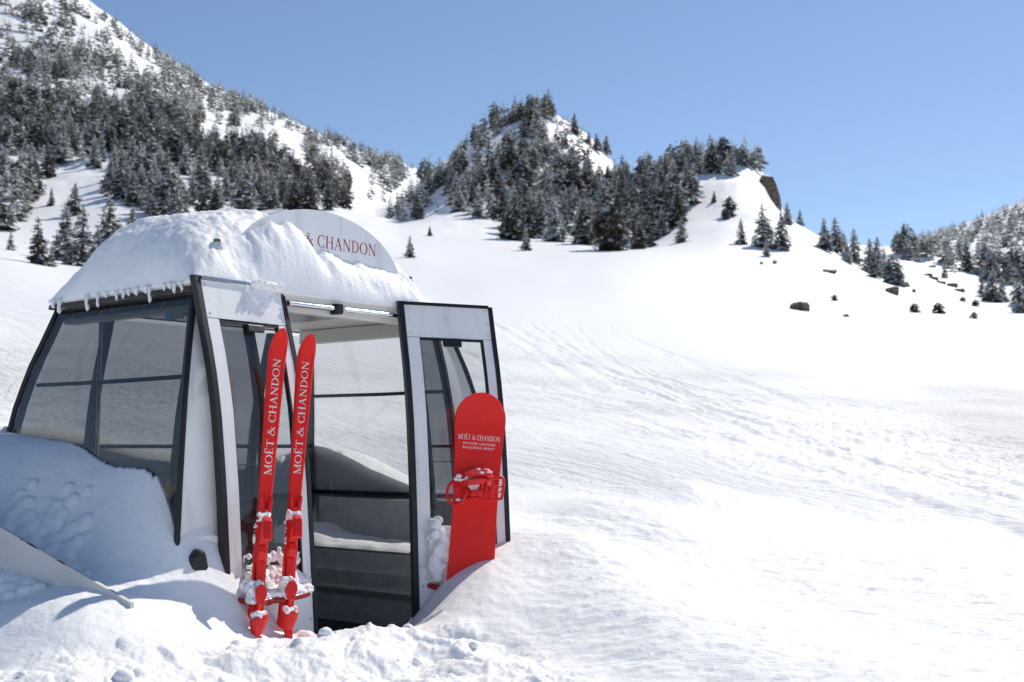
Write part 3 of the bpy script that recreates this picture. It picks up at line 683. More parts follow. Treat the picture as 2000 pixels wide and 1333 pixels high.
# skid plate, black hook on the corner panel
mb = MB(); mb.prism([(.0, .30), (.05, .34), (.08, .32), (.10, .24), (.07, .18), (.0, .15)], -.315, -.24); mb.build('bumper', 'black_rubber', cab, bevel=.02).location = (-.215, -.02, .17)

# ------------------------------------------------------------------ roof sign and hanger mounts
sg = MB(); ctr, hw, zb, hh, vs_ = .97, .66, 1.87, .50, .12
def sgz(x): q = max(0, 1 - ((x - ctr) / hw) ** 2); return 1.95 + .42 * math.sqrt(q)
poly = [(ctr - hw * math.cos(R(a)), 1.95 + .42 * math.sin(R(a))) for a in range(0, 181, 4)] + [(ctr + hw, 1.87), (ctr - hw, 1.87)]
sg.prism(poly, vs_, vs_ + .012)
sign = sg.build('roof_sign', 'white_paint', cab)
Ms = Matrix(((1, 0, 0, ctr + .01), (0, 0, -1, vs_), (0, 1, 0, 2.19), (0, 0, 0, 1)))
lettering('MOËT & CHANDON', Ms, .074, .86, 'letter', 'print_red', sign)
for x_, y_ in ((.20, .09), (1.885, .30)):
    h_ = MB().tube([(x_, y_, 1.86), (x_, y_, 2.055)], .035, 14).build('hanger_mount', 'dirty_white', cab, True, auto=True)
    MB().tube([(x_, y_, 2.055), (x_, y_, 2.075), (x_, y_, 2.076), (x_, y_, 2.10)], [.026, .026, .014, .014], 6).build('bolt', 'steel', h_, True, auto=True)
    MB().tube([(x_, y_, 2.083), (x_, y_, 2.095)], .021, 6).build('nut', 'frame_grey', h_, True, auto=True)

# ------------------------------------------------------------------ snow on the roof
nu, nv = 190, 150
us = np.linspace(-.04, L + .03, nu); vs = np.linspace(-.045, W + .045, nv)
Ug, Vg = np.meshgrid(us, vs)
eu0 = np.clip((Ug + .04) / .52, 0, 1); eu1 = np.clip((L + .03 - Ug) / .75, 0, 1)
ev0 = np.clip((Vg + .045) / .60, 0, 1); ev1 = np.clip((W + .045 - Vg) / .45, 0, 1)
rnd = lambda t_, k: (1 - (1 - t_) ** k) ** (1 / 1.5)
S = .50 * (.86 + .14 * sstep(.2, .9, Ug)) * rnd(eu0, 2.6) * rnd(eu1, 1.9) * rnd(ev0, 2.0) * rnd(ev1, 2.3)
# shelf in front of the sign: a bulge on the left, a level bank on the right
shelf = np.interp(Ug, [-.1, .30, .45, .56, .68, .78, .86, .95, 1.05, 1.25, 1.45, 1.60, 1.74, 1.88, 1.95], [.15, .26, .33, .385, .39, .345, .27, .245, .25, .25, .235, .185, .09, .02, .0])
prf = rnd(np.clip((Vg + .045) / .165, 0, 1), 1.7)
front = (1 - sstep(.112, .135, Vg)) * sstep(.25, .50, Ug)
S = S * (1 - front) + shelf * prf * front
S *= 1 - .12 * np.exp(-((Ug - .90 - .25 * (.1 - Vg)) / .035) ** 2) * front
S += np.minimum(S / .1, 1) * (.05 * fbm(Ug * 3.2, Vg * 3.2, 3, 101) + .022 * fbm(Ug * 11, Vg * 11, 3, 102) + .010 * fbm(Ug * 42, Vg * 42, 3, 103))
S *= 1 - .75 * np.exp(-(((Ug - 1.93) / .13) ** 2 + ((Vg - .27) / .16) ** 2))
S = np.maximum(S, 0)
edge = np.minimum(np.minimum(Ug + .04, L + .03 - Ug), np.minimum(Vg + .045, W + .045 - Vg))
rz_ = 1.838 + .045 * np.clip(edge / .3, 0, 1)
top = np.stack([Ug, Vg, rz_ + S + .004], 2).reshape(-1, 3); bot = np.stack([Ug, Vg, rz_ - .012 + 0 * S], 2).reshape(-1, 3)
ii = (np.arange((nv - 1) * nu).reshape(nv - 1, nu)[:, :-1]).ravel()
Ft = np.stack([ii, ii + 1, ii + nu + 1, ii + nu], 1); n0 = nu * nv; Fb = Ft[:, ::-1] + n0
per = list(range(nu)) + [nu * (j + 1) - 1 for j in range(1, nv)] + [nu * nv - 1 - i for i in range(1, nu)] + [nu * (nv - 1 - j) for j in range(1, nv - 1)]
Fs = np.array([(a + n0, b_ + n0, b_, a) for a, b_ in zip(per, per[1:] + per[:1])])
rs = raw('roof_snow', np.vstack([top, bot]), np.vstack([Ft, Fb, Fs]), 'snow')
rs.location = CAB_O; rs.rotation_euler = (0, 0, CAB_RZ)
tag(rs, 'thick rounded snow cap lying on the gondola roof around the sign', 'snow cap')
IR = random.Random(5)
for v_ in [1.28, 1.22, .93, .82, .74, .64, .57, .52, .45, .36, .33, .20, .15, .11, .05]:
    ln = IR.uniform(.02, .05) if v_ not in (1.22, .93, .82, .33) else IR.uniform(.055, .08)
    x0 = -.044; rr_ = IR.uniform(.007, .013)
    path = [(x0, v_, 1.84), (x0 - .004, v_ + IR.uniform(-.004, .004), 1.84 - ln * .5), (x0 - .004, v_ - .004 + IR.uniform(-.01, .01), 1.84 - ln), (x0 - .004, v_ - .006, 1.84 - ln - .014)]
    MB().tube(path, [rr_ * 1.7, rr_, rr_ * 1.15, .002], 8).build('icicle', 'snow', rs, True)
# ragged lip of the cap along the end wall edge
def blob(cx, cy, cz, r, sq=(1, 1, 1), seed=0, sub=2):
    bm = bmesh.new(); bmesh.ops.create_icosphere(bm, subdivisions=sub, radius=1)
    rr = random.Random(seed); o = [rr.uniform(0, 9) for _ in range(3)]
    vs = np.array([v.co[:] for v in bm.verts]); fs = [tuple(v.index for v in f.verts) for f in bm.faces]; bm.free()
    n = 1 + .30 * fbm(vs[:, 0] * 1.6 + o[0] + vs[:, 2], vs[:, 1] * 1.6 + o[1] - vs[:, 2] * .7, 3, seed % 97)
    vs = vs * n[:, None] * np.array(sq) * r + np.array([cx, cy, cz])
    return vs, fs
def blobs(name, lst, parent_m, label, sub=2, vox=0):
    mb = MB()
    for i, (x, y, z, r, *sq) in enumerate(lst):
        vs, fs = blob(x, y, z, r, sq[0] if sq else (1, 1, 1), i * 7 + len(lst), sub); mb.add(vs, fs)
    o = mb.build(name, 'snow', None, True); o.matrix_world = parent_m
    if vox:
        rm = o.modifiers.new('merge', 'REMESH'); rm.mode = 'VOXEL'; rm.voxel_size = vox; rm.use_smooth_shade = True
        sm = o.modifiers.new('soften', 'SMOOTH'); sm.factor = .5; sm.iterations = 2
        tx_ = bpy.data.textures.new(name + '_grain', 'CLOUDS'); tx_.noise_scale = vox * 4
        dp = o.modifiers.new('grain', 'DISPLACE'); dp.texture = tx_; dp.strength = vox * 1.6; dp.mid_level = .5
    return tag(o, label, kind='stuff')
CABM = Matrix.Translation(CAB_O) @ Matrix.Rotation(CAB_RZ, 4, 'Z')
LDM = CABM @ Matrix.Translation((-.05, -.07, 0)) @ Matrix.Rotation(R(4), 4, 'Z')
RDM = CABM @ Matrix.Translation((1.40, -.08, 0)) @ Matrix.Rotation(R(-25), 4, 'Z')
BR = random.Random(11)
lst = []
for i in range(230):                                       # snow stuck to the upper panel of the left door
    t_ = BR.random(); x_ = .40 + BR.uniform(-.06, .11) ; z_ = 1.865 - t_ * .15 * (1 - abs(x_ - .44) / .16)
    lst.append((x_, -prof(z_) - .012, z_, BR.uniform(.005, .014), (1.0, .6, 1.3)))
lst += [(.40 + .013 * i, -.015 - .008 * math.sin(i * 2.1), 1.866 + .006 * math.sin(i * 1.7), .016, (1.2, 1.6, .7)) for i in range(14)]
blobs('door_snow', lst, LDM, 'clump of fresh snow clinging to the top of the left door', vox=.004)
lst = []
for i in range(420):                                      # at the foot of the door windows and the skis
    x_ = BR.uniform(.08, .52); z_ = .27 + BR.uniform(0, .05) + (.17 * BR.random() ** 5 if .12 < x_ < .5 else 0)
    lst.append((x_, -prof(z_) - .01 - BR.uniform(0, .05) * (z_ < .36), z_, BR.uniform(.008, .024)))
for i in range(160): lst.append((BR.uniform(.10, .46), -.40 + BR.uniform(-.01, .06), .255 + BR.uniform(0, .03), BR.uniform(.010, .026), (1.2, 1, .7)))
for i in range(90): lst.append((BR.uniform(.06, .40), -.30 - BR.uniform(0, .16), BR.uniform(-.05, .06), BR.uniform(.02, .045), (1.2, 1, .8)))
blobs('packed_snow', lst, LDM, 'loose snow packed around the ski tails and the red rack bar', vox=.007)
lst = []
for i in range(420):
    x_ = BR.uniform(.10, .52); z_ = .28 + BR.uniform(-.06, .02) + .30 * BR.random() ** 2 * (1 if abs(x_ - .16) < .06 else .15)
    lst.append((x_, -prof(z_) - .01 - BR.uniform(0, .06), z_, BR.uniform(.012, .034)))
blobs('wedged_snow', lst, RDM, 'snow wedged behind the foot of the red snowboard', vox=.007)
# snow on the right bench
nb, mbb = 60, 24; pts = []
vv = np.linspace(.0, W, nb); uu = np.linspace(L - .31, L + .16, mbb)
Ub, Vb = np.meshgrid(uu, vv)
hb = (.030 + .08 * sstep(.7, 1.25, Vb) + .02 * fbm(Ub * 8, Vb * 8, 3, 201)) * np.clip((Ub - (L - .31)) / .10, 0, 1) ** .5 * (1 - .2 * fbm(Ub * 3, Vb * 3, 2, 202))
tb = np.stack([Ub, Vb, .347 + np.maximum(hb, 0)], 2).reshape(-1, 3)
ii = (np.arange((nb - 1) * mbb).reshape(nb - 1, mbb)[:, :-1]).ravel()
bs = raw('bench_snow', tb, np.stack([ii, ii + 1, ii + mbb + 1, ii + mbb], 1), 'snow'); bs.matrix_world = CABM
tag(bs, 'thin drift of snow lying on the grey bench inside the cabin', kind='stuff')

# snow pressed against the outside of the end and back walls
def to_world(u_, v_): q = np.array([CAB_O.x, CAB_O.y]) + UX * u_ + VX * v_; return float(q[0]), float(q[1])
mb = MB()
for side in 'rb':
    s_a, s_b = ((-.2 if side == 'r' else .10), W + .24) if side != 'b' else (-.24, L + .24); rows_ = []
    for i in range(90):
        s_ = s_a + (s_b - s_a) * i / 89; z = .8
        for _ in range(25):
            q = wall(side, s_, z, .085); z = .5 * z + .5 * ground(*to_world(q[0], q[1]))
        z = max(z, -.2); rows_.append([wall(side, s_, ZF - .1 + (z + .02 - ZF + .1) * j / 12, .006 + .002 * (.5 + float(vnoise(np.array([s_ * 9]), np.array([j * .7]))[0]))) for j in range(13)] + [wall(side, s_, z + .0, .09)])
    mb.grid(rows_)
o = mb.build('banked_snow', 'snow', None, True); o.matrix_world = CABM
tag(o, 'snow pressed against the outside of the cabin windows', kind='stuff')

# ------------------------------------------------------------------ skis
def frame(base, top, wdir):
    z_ = (Vector(top) - Vector(base)).normalized(); x_ = Vector(wdir); x_ = (x_ - z_ * x_.dot(z_)).normalized(); y_ = z_.cross(x_)
    M = Matrix((x_, y_, z_)).transposed().to_4x4(); M.translation = Vector(base); return M
def make_ski(base, top, label):
    M = frame(base, top, (math.cos(R(24)), math.sin(R(24)), 0))     # local -y faces the viewer
    t = empty('ski'); t.matrix_world = M; tag(t, label, 'ski', 'red skis leaning on the left door')
    ln = (Vector(top) - Vector(base)).length + .02
    secs = []; N_ = 70
    for i in range(N_ + 1):
        s_ = i / N_; z = ln * (1 - (1 - s_) ** 1.25) if s_ > .5 else None
        z = ln * (1 - (1 - s_) ** 1.6)
        d_ = ln - z
        w_ = np.interp(z, [0, .35, .75, ln - .25, ln - .15], [.086, .068, .065, .088, .092])
        if d_ < .11: w_ = .092 * math.sqrt(max(0, 1 - ((.11 - d_) / .11) ** 2.0)) + .012 * (d_ < .004)
        y = -.065 * max(0, (.20 - d_) / .20) ** 2
        th = .016 if d_ > .2 else .009 + .007 * d_ / .2
        h = w_ / 2; sk = .008 * max(0, (.15 - d_) / .15) ** 2
        secs.append([(-h + sk, y + .0, z), (-h + sk, y - th * .6, z), (-h + .007 + sk, y - th, z), (h - .007 + sk, y - th, z), (h + sk, y - th * .6, z), (h + sk, y, z)])
    mb = MB(); mb.grid(secs, 0, True); mb.f += [tuple(range(6)), tuple(range(N_ * 6, N_ * 6 + 6))[::-1]]; mb.m += [0, 0]
    mb.build('ski_body', 'red_paint', t, True, auto=True)
    # raised ribs along the top sheet
    for sg_ in (-1, 1):
        path = []
        for i in range(22):
            z = .85 + (ln - .10 - .85) * i / 21; d_ = ln - z
            w_ = np.interp(z, [.75, ln - .25], [.065, .088]) / 2 - .008
            path.append((sg_ * w_ + (.008 * max(0, (.15 - d_) / .15) ** 2), -.065 * max(0, (.20 - d_) / .20) ** 2 - (.016 if d_ > .2 else .009 + .007 * d_ / .2) - .0003, z))
        MB().tube(path, .0022, 6).build('edge_rib', 'red_plastic', t, True)
    Mt = Matrix(((0, -1, 0, 0), (0, 0, -1, -.0162), (1, 0, 0, 1.185), (0, 0, 0, 1)))
    lettering('MOËT & CHANDON', Mt, .036, .60, 'letter', 'print_white', t, warp=lambda p: Vector((p.x, p.y - .065 * max(0, (.20 - (ln - p.z)) / .20) ** 2 + .007 * max(0, 1 - (ln - p.z) / .2), p.z)))
    # binding: wings, hooked lever, housing, rail
    tp = MB()
    tp.prism([(-.030, .70), (.030, .70), (.028, .55), (.020, .40), (-.020, .40), (-.028, .55)], -.032, -.017)
    tp.build('binding_plate', 'red_plastic', t, bevel=.003)
    wg = MB()
    for sg_ in (-1, 1): wg.prism([(sg_ * .028, .70), (sg_ * .034, .765), (sg_ * .022, .78), (sg_ * .008, .715), (sg_ * .010, .69)], -.045, -.020)
    wg.prism([(-.03, .68), (.03, .68), (.028, .715), (-.028, .715)], -.05, -.020); wg.build('toe_wing', 'red_plastic', t, bevel=.004)
    side = [(-.020, .685), (-.085, .672), (-.120, .650), (-.150, .555), (-.132, .548), (-.095, .615), (-.065, .590), (-.055, .535), (-.020, .530)]
    hk = MB(); Mx = Matrix(((0, 1, 0, 0), (1, 0, 0, 0), (0, 0, 1, 0), (0, 0, 0, 1)))
    hk.prism(side, -.021, .021, M=Mx); hk.build('heel_lever', 'red_plastic', t, bevel=.005)
    hs = MB(); hs.prism([(-.020, .53), (-.064, .535), (-.070, .50), (-.058, .465), (-.02, .455)], -.023, .023, M=Mx); hs.build('heel_housing', 'red_plastic', t, bevel=.009)
    rl = MB(); rl.prism([(-.021, .46), (.021, .46), (.017, .33), (-.017, .33)], -.040, -.017); rl.prism([(-.035, .44), (-.024, .45), (-.024, .33), (-.035, .33)], -.030, -.017); rl.build('binding_rail', 'red_plastic', t, bevel=.004)
    pd = MB(); pol = [(.028 * math.cos(R(a)), .305 + .04 * math.sin(R(a))) for a in range(-30, 211, 20)] + [(-.014, .25), (.014, .25)]
    pd.prism(pol, -.105, -.075); pd.tube([(0, -.085, .26), (0, -.06, .235), (0, -.02, .23)], .012, 8); pd.build('brake_pad', 'red_plastic', t, bevel=.006)
    cp = MB(); rings = []
    for k in range(7):
        z = .10 + .095 * k / 6; rr_ = .020 + .024 * math.sin(R(90 * k / 6)); rings.append([(rr_ * math.cos(R(a)), -.10 + rr_ * .8 * math.sin(R(a)), z + .016 * math.cos(R(a))) for a in range(0, 360, 30)])
    cp.grid(rings, 0, True); cp.f += [tuple(range(12))[::-1], tuple(range(72, 84))]; cp.m += [0, 0]
    cp.box((-.018, -.118, -.02), (.018, -.085, .105)); cp.box((-.012, -.09, .05), (.012, -.015, .09)); cp.build('brake_arm', 'red_plastic', t, bevel=.004)
    return t, M, ln
ski_a, MA, lnA = make_ski((-1.248, 5.835, -.02), (-1.203, 6.125, 1.565), 'red ski with white lettering leaning on the left door, the one farther from the opening')
ski_b, MB_, lnB = make_ski((-1.133, 6.005, -.02), (-1.088, 6.300, 1.552), 'red ski with white lettering leaning beside the door opening')
for M_, nm in ((MA, 'farther'), (MB_, 'nearer')):
    lst = []
    for i in range(60):
        t_ = BR.random(); lst.append((-.018 + BR.uniform(-.02, .035), -.03 - .055 * t_ + BR.uniform(-.005, .005), .675 + BR.uniform(-.03, .016) * (1 - t_ * .5), BR.uniform(.005, .012)))
    for i in range(14): lst.append((-.036 + BR.uniform(-.008, .006), -.022, BR.uniform(.52, .67), BR.uniform(.004, .009)))
    for i in range(120): lst.append((-.02 + BR.uniform(-.03, .03), -.05 + BR.uniform(-.03, .03), .31 + BR.uniform(-.05, .045), BR.uniform(.007, .017)))
    for i in range(26): lst.append((BR.uniform(-.03, .03), -.10 + BR.uniform(-.03, .03), .20 + BR.uniform(-.008, .012), BR.uniform(.008, .016)))
    blobs('binding_snow', lst, M_, 'snow caught on the binding of the red ski ' + ('farther from' if nm == 'farther' else 'nearer to') + ' the door opening', vox=.0035)

# ------------------------------------------------------------------ snowboard
def rdw(x, y, z): return (RDM @ Vector((x, y, 0))).to_3d().to_2d().to_tuple() + (z,)
sb_bot = Vector(rdw(.307, -.40, .28)); sb_top = Vector(rdw(.424, -.285, 1.30)); ax = (sb_top - sb_bot).normalized()
sb_base = sb_bot - ax * .46
Mb = frame(sb_base, sb_top, (math.cos(R(12)), math.sin(R(12)), 0))
sb = empty('snowboard'); sb.matrix_world = Mb
tag(sb, 'red snowboard with one binding leaning on the right door of the gondola', 'snowboard')
ln = (sb_top - sb_base).length
secs = []; N_ = 60
for i in range(N_ + 1):
    z = ln * (.5 - .5 * math.cos(math.pi * i / N_)); d_ = min(z, ln - z)
    w_ = .262 + .042 * ((z - ln / 2) / (ln / 2 - .17)) ** 2 if d_ > .17 else 0
    if d_ <= .17: w_ = .304 * math.sqrt(max(0, 1 - ((.17 - d_) / .17) ** 2.3)) + .001
    y = -.05 * max(0, (.22 - d_) / .22) ** 2; h = w_ / 2
    secs.append([(-h, y, z), (-h, y - .005, z), (-h + .004, y - .0085, z), (h - .004, y - .0085, z), (h, y - .005, z), (h, y, z)])
mb = MB(); mb.grid(secs, 0, True)
mb.build('board', 'red_paint', sb, True, auto=True)
Mt = Matrix(((1, 0, 0, .0), (0, 0, -1, -.009), (0, 1, 0, ln - .262), (0, 0, 0, 1)))
lettering('MOËT & CHANDON', Mt, .030, .252, 'letter', 'print_white', sb)
small_text('WINTER LOUNGE', Mt @ Matrix.Translation((0, -.043, .0006)), .0145, 'board_lettering', 'print_white', sb)
small_text('BAQUEIRA BERET', Mt @ Matrix.Translation((0, -.067, .0006)), .0145, 'board_lettering', 'print_white', sb)
# binding: base plate, heel loop, highback, straps, ladder buckle
bz = ln - .575
bd = MB().tube([(0, -.009, bz), (0, -.022, bz)], .06, 20).build('binding', 'red_plastic', sb, True, auto=True)
def loop(pts, r, name, seg=8): return MB().tube(arc_path(pts, 6), r, seg).build(name, 'red_plastic', bd, True)
bp = MB(); bp.prism([(-.125, bz - .055), (.115, bz - .045), (.125, bz + .035), (-.11, bz + .045)], -.024, -.009); bp.build('base_plate', 'red_plastic', bd, bevel=.006)
loop([(-.118, -.022, bz + .05), (-.150, -.035, bz + .015), (-.155, -.045, bz - .045), (-.120, -.05, bz - .088), (-.07, -.045, bz - .080), (-.03, -.035, bz - .05), (.02, -.03, bz - .04)], .009, 'heel_loop')
loop([(-.118, -.022, bz + .05), (-.075, -.05, bz + .03), (-.055, -.075, bz - .02), (-.07, -.065, bz - .07), (-.105, -.05, bz - .09)], .010, 'heel_loop')
def band(pts, wid, thick, name):
    c = [Vector(p) for p in arc_path(pts, 6)]; rings = []
    for i, p in enumerate(c):
        d = (c[min(i + 1, len(c) - 1)] - c[max(i - 1, 0)]).normalized(); s_ = Vector((.25, -.35, .9)); s_ = (s_ - d * s_.dot(d)).normalized(); n_ = d.cross(s_)
        rings.append([p + s_ * wid / 2 + n_ * thick / 2, p + s_ * wid / 2 - n_ * thick / 2, p - s_ * wid / 2 - n_ * thick / 2, p - s_ * wid / 2 + n_ * thick / 2])
    m_ = MB(); m_.grid(rings, 0, True); m_.f += [(0, 1, 2, 3), tuple(len(rings) * 4 - 4 + j for j in range(4))[::-1]]; m_.m += [0, 0]
    return m_.build(name, 'red_plastic', bd, True, bevel=.002, auto=True)
band([(-.10, -.02, bz + .055), (-.05, -.07, bz + .085), (.02, -.10, bz + .105), (.075, -.08, bz + .09), (.10, -.03, bz + .06)], .042, .010, 'ankle_strap')
band([(-.12, -.025, bz + .02), (-.06, -.085, bz + .035), (.0, -.115, bz + .045), (.06, -.10, bz + .05), (.10, -.04, bz + .04)], .034, .010, 'toe_strap')
bd.location.x = -.016
# highback frame with slots, standing off the board to the right
fr_ = [(.035, -.105, bz + .035), (.05, -.11, bz + .055), (.135, -.125, bz + .075), (.152, -.125, bz + .058), (.150, -.12, bz - .025), (.135, -.118, bz - .045), (.05, -.10, bz - .055), (.03, -.095, bz - .04), (.033, -.10, bz + .01), (.035, -.105, bz + .035)]
loop(fr_, .0085, 'highback')
for k in range(3): MB().tube([(.045 + .033 * k + .012, -.108 - .005 * k, bz + .055), (.045 + .033 * k + .010, -.105 - .005 * k, bz - .045)], .0055, 6).build('highback_rib', 'red_plastic', bd, True)
for k in range(2): MB().tube([(.035, -.102, bz + .02 - .03 * k), (.150, -.123, bz + .028 - .03 * k)], .0055, 6).build('highback_rib', 'red_plastic', bd, True)
bk = MB(); bk.prism([(-.035, bz - .045), (.035, bz - .03), (.04, bz + .005), (-.03, bz - .005)], -.125, -.098); bk.build('buckle', 'red_plastic', bd, bevel=.006)
bk = MB(); bk.prism([(-.03, bz + .03), (.03, bz + .05), (.045, bz + .10), (.02, bz + .112), (-.02, bz + .07)], -.075, -.05); bk.build('buckle', 'red_plastic', bd, bevel=.006)
lst = [(BR.uniform(-.13, -.01), -.05 + BR.uniform(-.03, .02), bz + .065 + BR.uniform(-.015, .02), BR.uniform(.006, .015), (1.3, 1, .7)) for _ in range(34)]
lst += [(BR.uniform(-.02, .07), -.085 + BR.uniform(-.02, .02), bz + .108 + BR.uniform(-.01, .012), BR.uniform(.006, .013), (1.3, 1, .7)) for _ in range(26)]
lst += [(BR.uniform(-.05, .0), -.08, bz + .02 + BR.uniform(-.02, .02), BR.uniform(.006, .014)) for _ in range(14)] + [(BR.uniform(-.12, -.09), -.04, bz - .06, BR.uniform(.006, .012)) for _ in range(8)]
blobs('board_snow', lst, Mb, 'snow caught in the straps of the snowboard binding', vox=.004)

# ------------------------------------------------------------------ white board in the foreground
ta, tb_ = Vector((-2.377, 5.60, .621)), Vector((-1.690, 5.30, .327))
dirn = (tb_ - ta); left = ta - dirn * 1.3
wb = empty('white_board', (ta.x, ta.y, .1)); tag(wb, 'scuffed white board sticking out of the snow left of the gondola', 'board')
nrm = Vector((dirn.y, -dirn.x, 0)).normalized(); back = Vector((-nrm.x, -nrm.y, 0)) * .03
def wbm(pts, off, th_, name, m_):
    mb = MB(); vs_ = [Vector(p) + nrm * off for p in pts] + [Vector(p) + nrm * (off - th_) for p in pts]; n = len(pts); o = wb.location
    mb.add([v - o for v in vs_], [tuple(range(n)), tuple(range(2 * n - 1, n - 1, -1))] + [(i, i + n, (i + 1) % n + n, (i + 1) % n) for i in range(n)])
    return mb.build(name, m_, wb)
tail = tb_ + dirn * .04
wbm([left, ta, tb_, tail, Vector((tail.x, tail.y, .1)), Vector((left.x, left.y, .0))], 0, .022, 'board_face', 'dirty_white')
for k in range(12):                                  # worn paint along the edge
    t0_ = BR.random(); t1_ = t0_ + BR.uniform(.01, .06); a_ = left + (tb_ - left) * t0_; b2 = left + (tb_ - left) * min(t1_, 1)
    up_ = Vector((0, 0, .0015)); dn_ = Vector((0, 0, -BR.uniform(.001, .004)))
    wbm([a_ + dn_ * .5, (a_ + b2) / 2 + up_, b2 + dn_ * .3, (a_ + b2) / 2 + dn_], .0012, .010, 'worn_edge', 'rust_edge')

# ------------------------------------------------------------------ loose lumps in the foreground
SR = random.Random(23); lst = []
while len(lst) < 24:
    px = SR.uniform(-350, 1080); r = SR.uniform(4.55, 6.15)
    lim = np.interp(px, [-350, 0, 250, 450, 650, 800, 900, 1080], [5.1, 5.1, 5.25, 5.65, 5.9, 6.1, 6.15, 5.6])
    if r > lim: continue
    x_, y_ = inside_view(px, r); rad = SR.choice([.006, .008, .011, .015, .02, .026]) * SR.uniform(.8, 1.25)
    if SR.random() < .06: rad *= 1.7
    lst.append((x_, y_, ground(x_, y_) + rad * .2, rad, (1.15, 1.1, .85)))
blobs('snow_lumps', lst, Matrix.Identity(4), 'loose lumps of trodden snow across the foreground')
# ------------------------------------------------------------------ trees
def crown(seed, frost, tiers=14, blades=12, tufts=3, slim=1.0, rounded=False, fat=1.0, h0=.05):
    """whorls of drooping boughs, rime on the outer and upper ones, needles below"""
    rr = np.random.default_rng(seed); V, Fc, Mi = [], [], []
    def quad(a, b_, c, d, m_):
        i0 = len(V); V.extend([a, b_, c, d]); Fc.append((i0, i0 + 1, i0 + 2, i0 + 3)); Mi.append(int(m_))
    lean = rr.normal(0, .012, 2); side = rr.uniform(0, 6.28)
    for i in range(tiers):
        h = h0 + (.97 - h0) * (i / (tiers - 1)) ** .95
        R_ = (.25 * slim * (1 - h) ** .82 if not rounded else .25 * slim * max(.04, 1 - ((h - .38) / .64) ** 2) ** .7) + .014
        nb = max(4, int(round(blades * (1 - .5 * h)))); p0 = rr.uniform(0, 6.28)
        for k in range(nb):
            if rr.random() < .10: continue
            ph = p0 + 6.283 * k / nb + rr.normal(0, .22); r = R_ * rr.uniform(.62, 1.22) * (1 + .12 * math.cos(ph - side))
            c_, s_ = math.cos(ph), math.sin(ph); hz = h + rr.normal(0, .014); dr = rr.uniform(.05, .5) * r
            root = np.array([c_ * .06 * r + lean[0] * h, s_ * .06 * r + lean[1] * h, hz + .18 * r + .012]); tip = np.array([c_ * r, s_ * r, hz - dr + .10 * r])
            wd = r * rr.uniform(.20, .34) * fat + .006; per = np.array([-s_, c_, 0]); mid = root * .42 + tip * .58 + np.array([0, 0, .05 * r])
            ice = rr.random() < frost
            quad(root, mid + per * wd - np.array([0, 0, .06 * r]), tip, mid - per * wd - np.array([0, 0, .06 * r]), ice)
            dn = np.array([0, 0, -.016 - .06 * r]); quad(root + dn, mid + per * wd * .8 + dn * 1.6, tip * .93 + root * .07 + dn, mid - per * wd * .8 + dn * 1.6, rr.random() < frost * .25)
            for q in range(tufts):
                f = rr.uniform(.35, 1.05); cc = root * (1 - f) + tip * f + rr.normal(0, .010 + .03 * r, 3); a = rr.normal(0, 1, 3); a /= np.linalg.norm(a); a[2] = abs(a[2])
                b_ = np.cross(a, rr.normal(0, 1, 3)); b_ /= np.linalg.norm(b_); z_ = (.012 + .10 * r) * fat * rr.uniform(.7, 1.5)
                quad(cc - a * z_, cc + b_ * z_ * .45, cc + a * z_, cc - b_ * z_ * .45, rr.random() < frost * (.5 + .6 * f))
    for k in range(3):
        p_ = np.array([math.cos(k * 2.1), math.sin(k * 2.1), 0]) * .012; l_ = np.array([lean[0], lean[1], 0])
        quad(l_ + p_ + [0, 0, .90], l_ + [0, 0, .93] - p_, l_ + [0, 0, 1.0], l_ + [0, 0, .94] + p_ * .5, frost > .5)
    return np.array(V), np.array(Fc), np.array(Mi)
def mesh_np(name, V, Fc, Mi, mats):
    o = raw(name, V, Fc, mats, Mi, smooth=False); me = o.data; bpy.data.objects.remove(o); return me
trunk_mb = MB().tube([(0, 0, -.06), (.004, 0, .3), (-.003, .002, .62), (0, 0, .95)], [.022, .017, .010, .002], 7)
_o = trunk_mb.build('trunk', 'bark', None, True); TRUNK = _o.data; bpy.data.objects.remove(_o)
VAR = {'frosted': [], 'dark': []}
for k in range(7):
    VAR['frosted'].append(mesh_np('crown', *crown(100 + k, .78, slim=[.85, 1, 1.1, .95, 1.2, .8, 1.05][k], rounded=k == 4), ['needles', 'frost']))
for k in range(4):
    VAR['dark'].append(mesh_np('crown', *crown(200 + k, .36, slim=[.9, 1.05, 1.15, .95][k], rounded=k == 2), ['needles', 'frost']))
MID = [crown(350 + k, .8, 10, 9, 2, slim=[.85, 1.05, .95, 1.15][k], rounded=k == 3) for k in range(4)]
MIDD = [crown(360 + k, .30, 10, 9, 2, slim=[.9, 1.05, 1.15][k], rounded=k == 1) for k in range(3)]
FAR = [crown(300 + k, .85, 6, 6, 1, slim=[.95, 1.15, 1.05][k], rounded=k == 1, fat=1.5) for k in range(3)]
FARD = [crown(320 + k, .40, 6, 6, 1, slim=[.95, 1.15][k], fat=1.5) for k in range(2)]

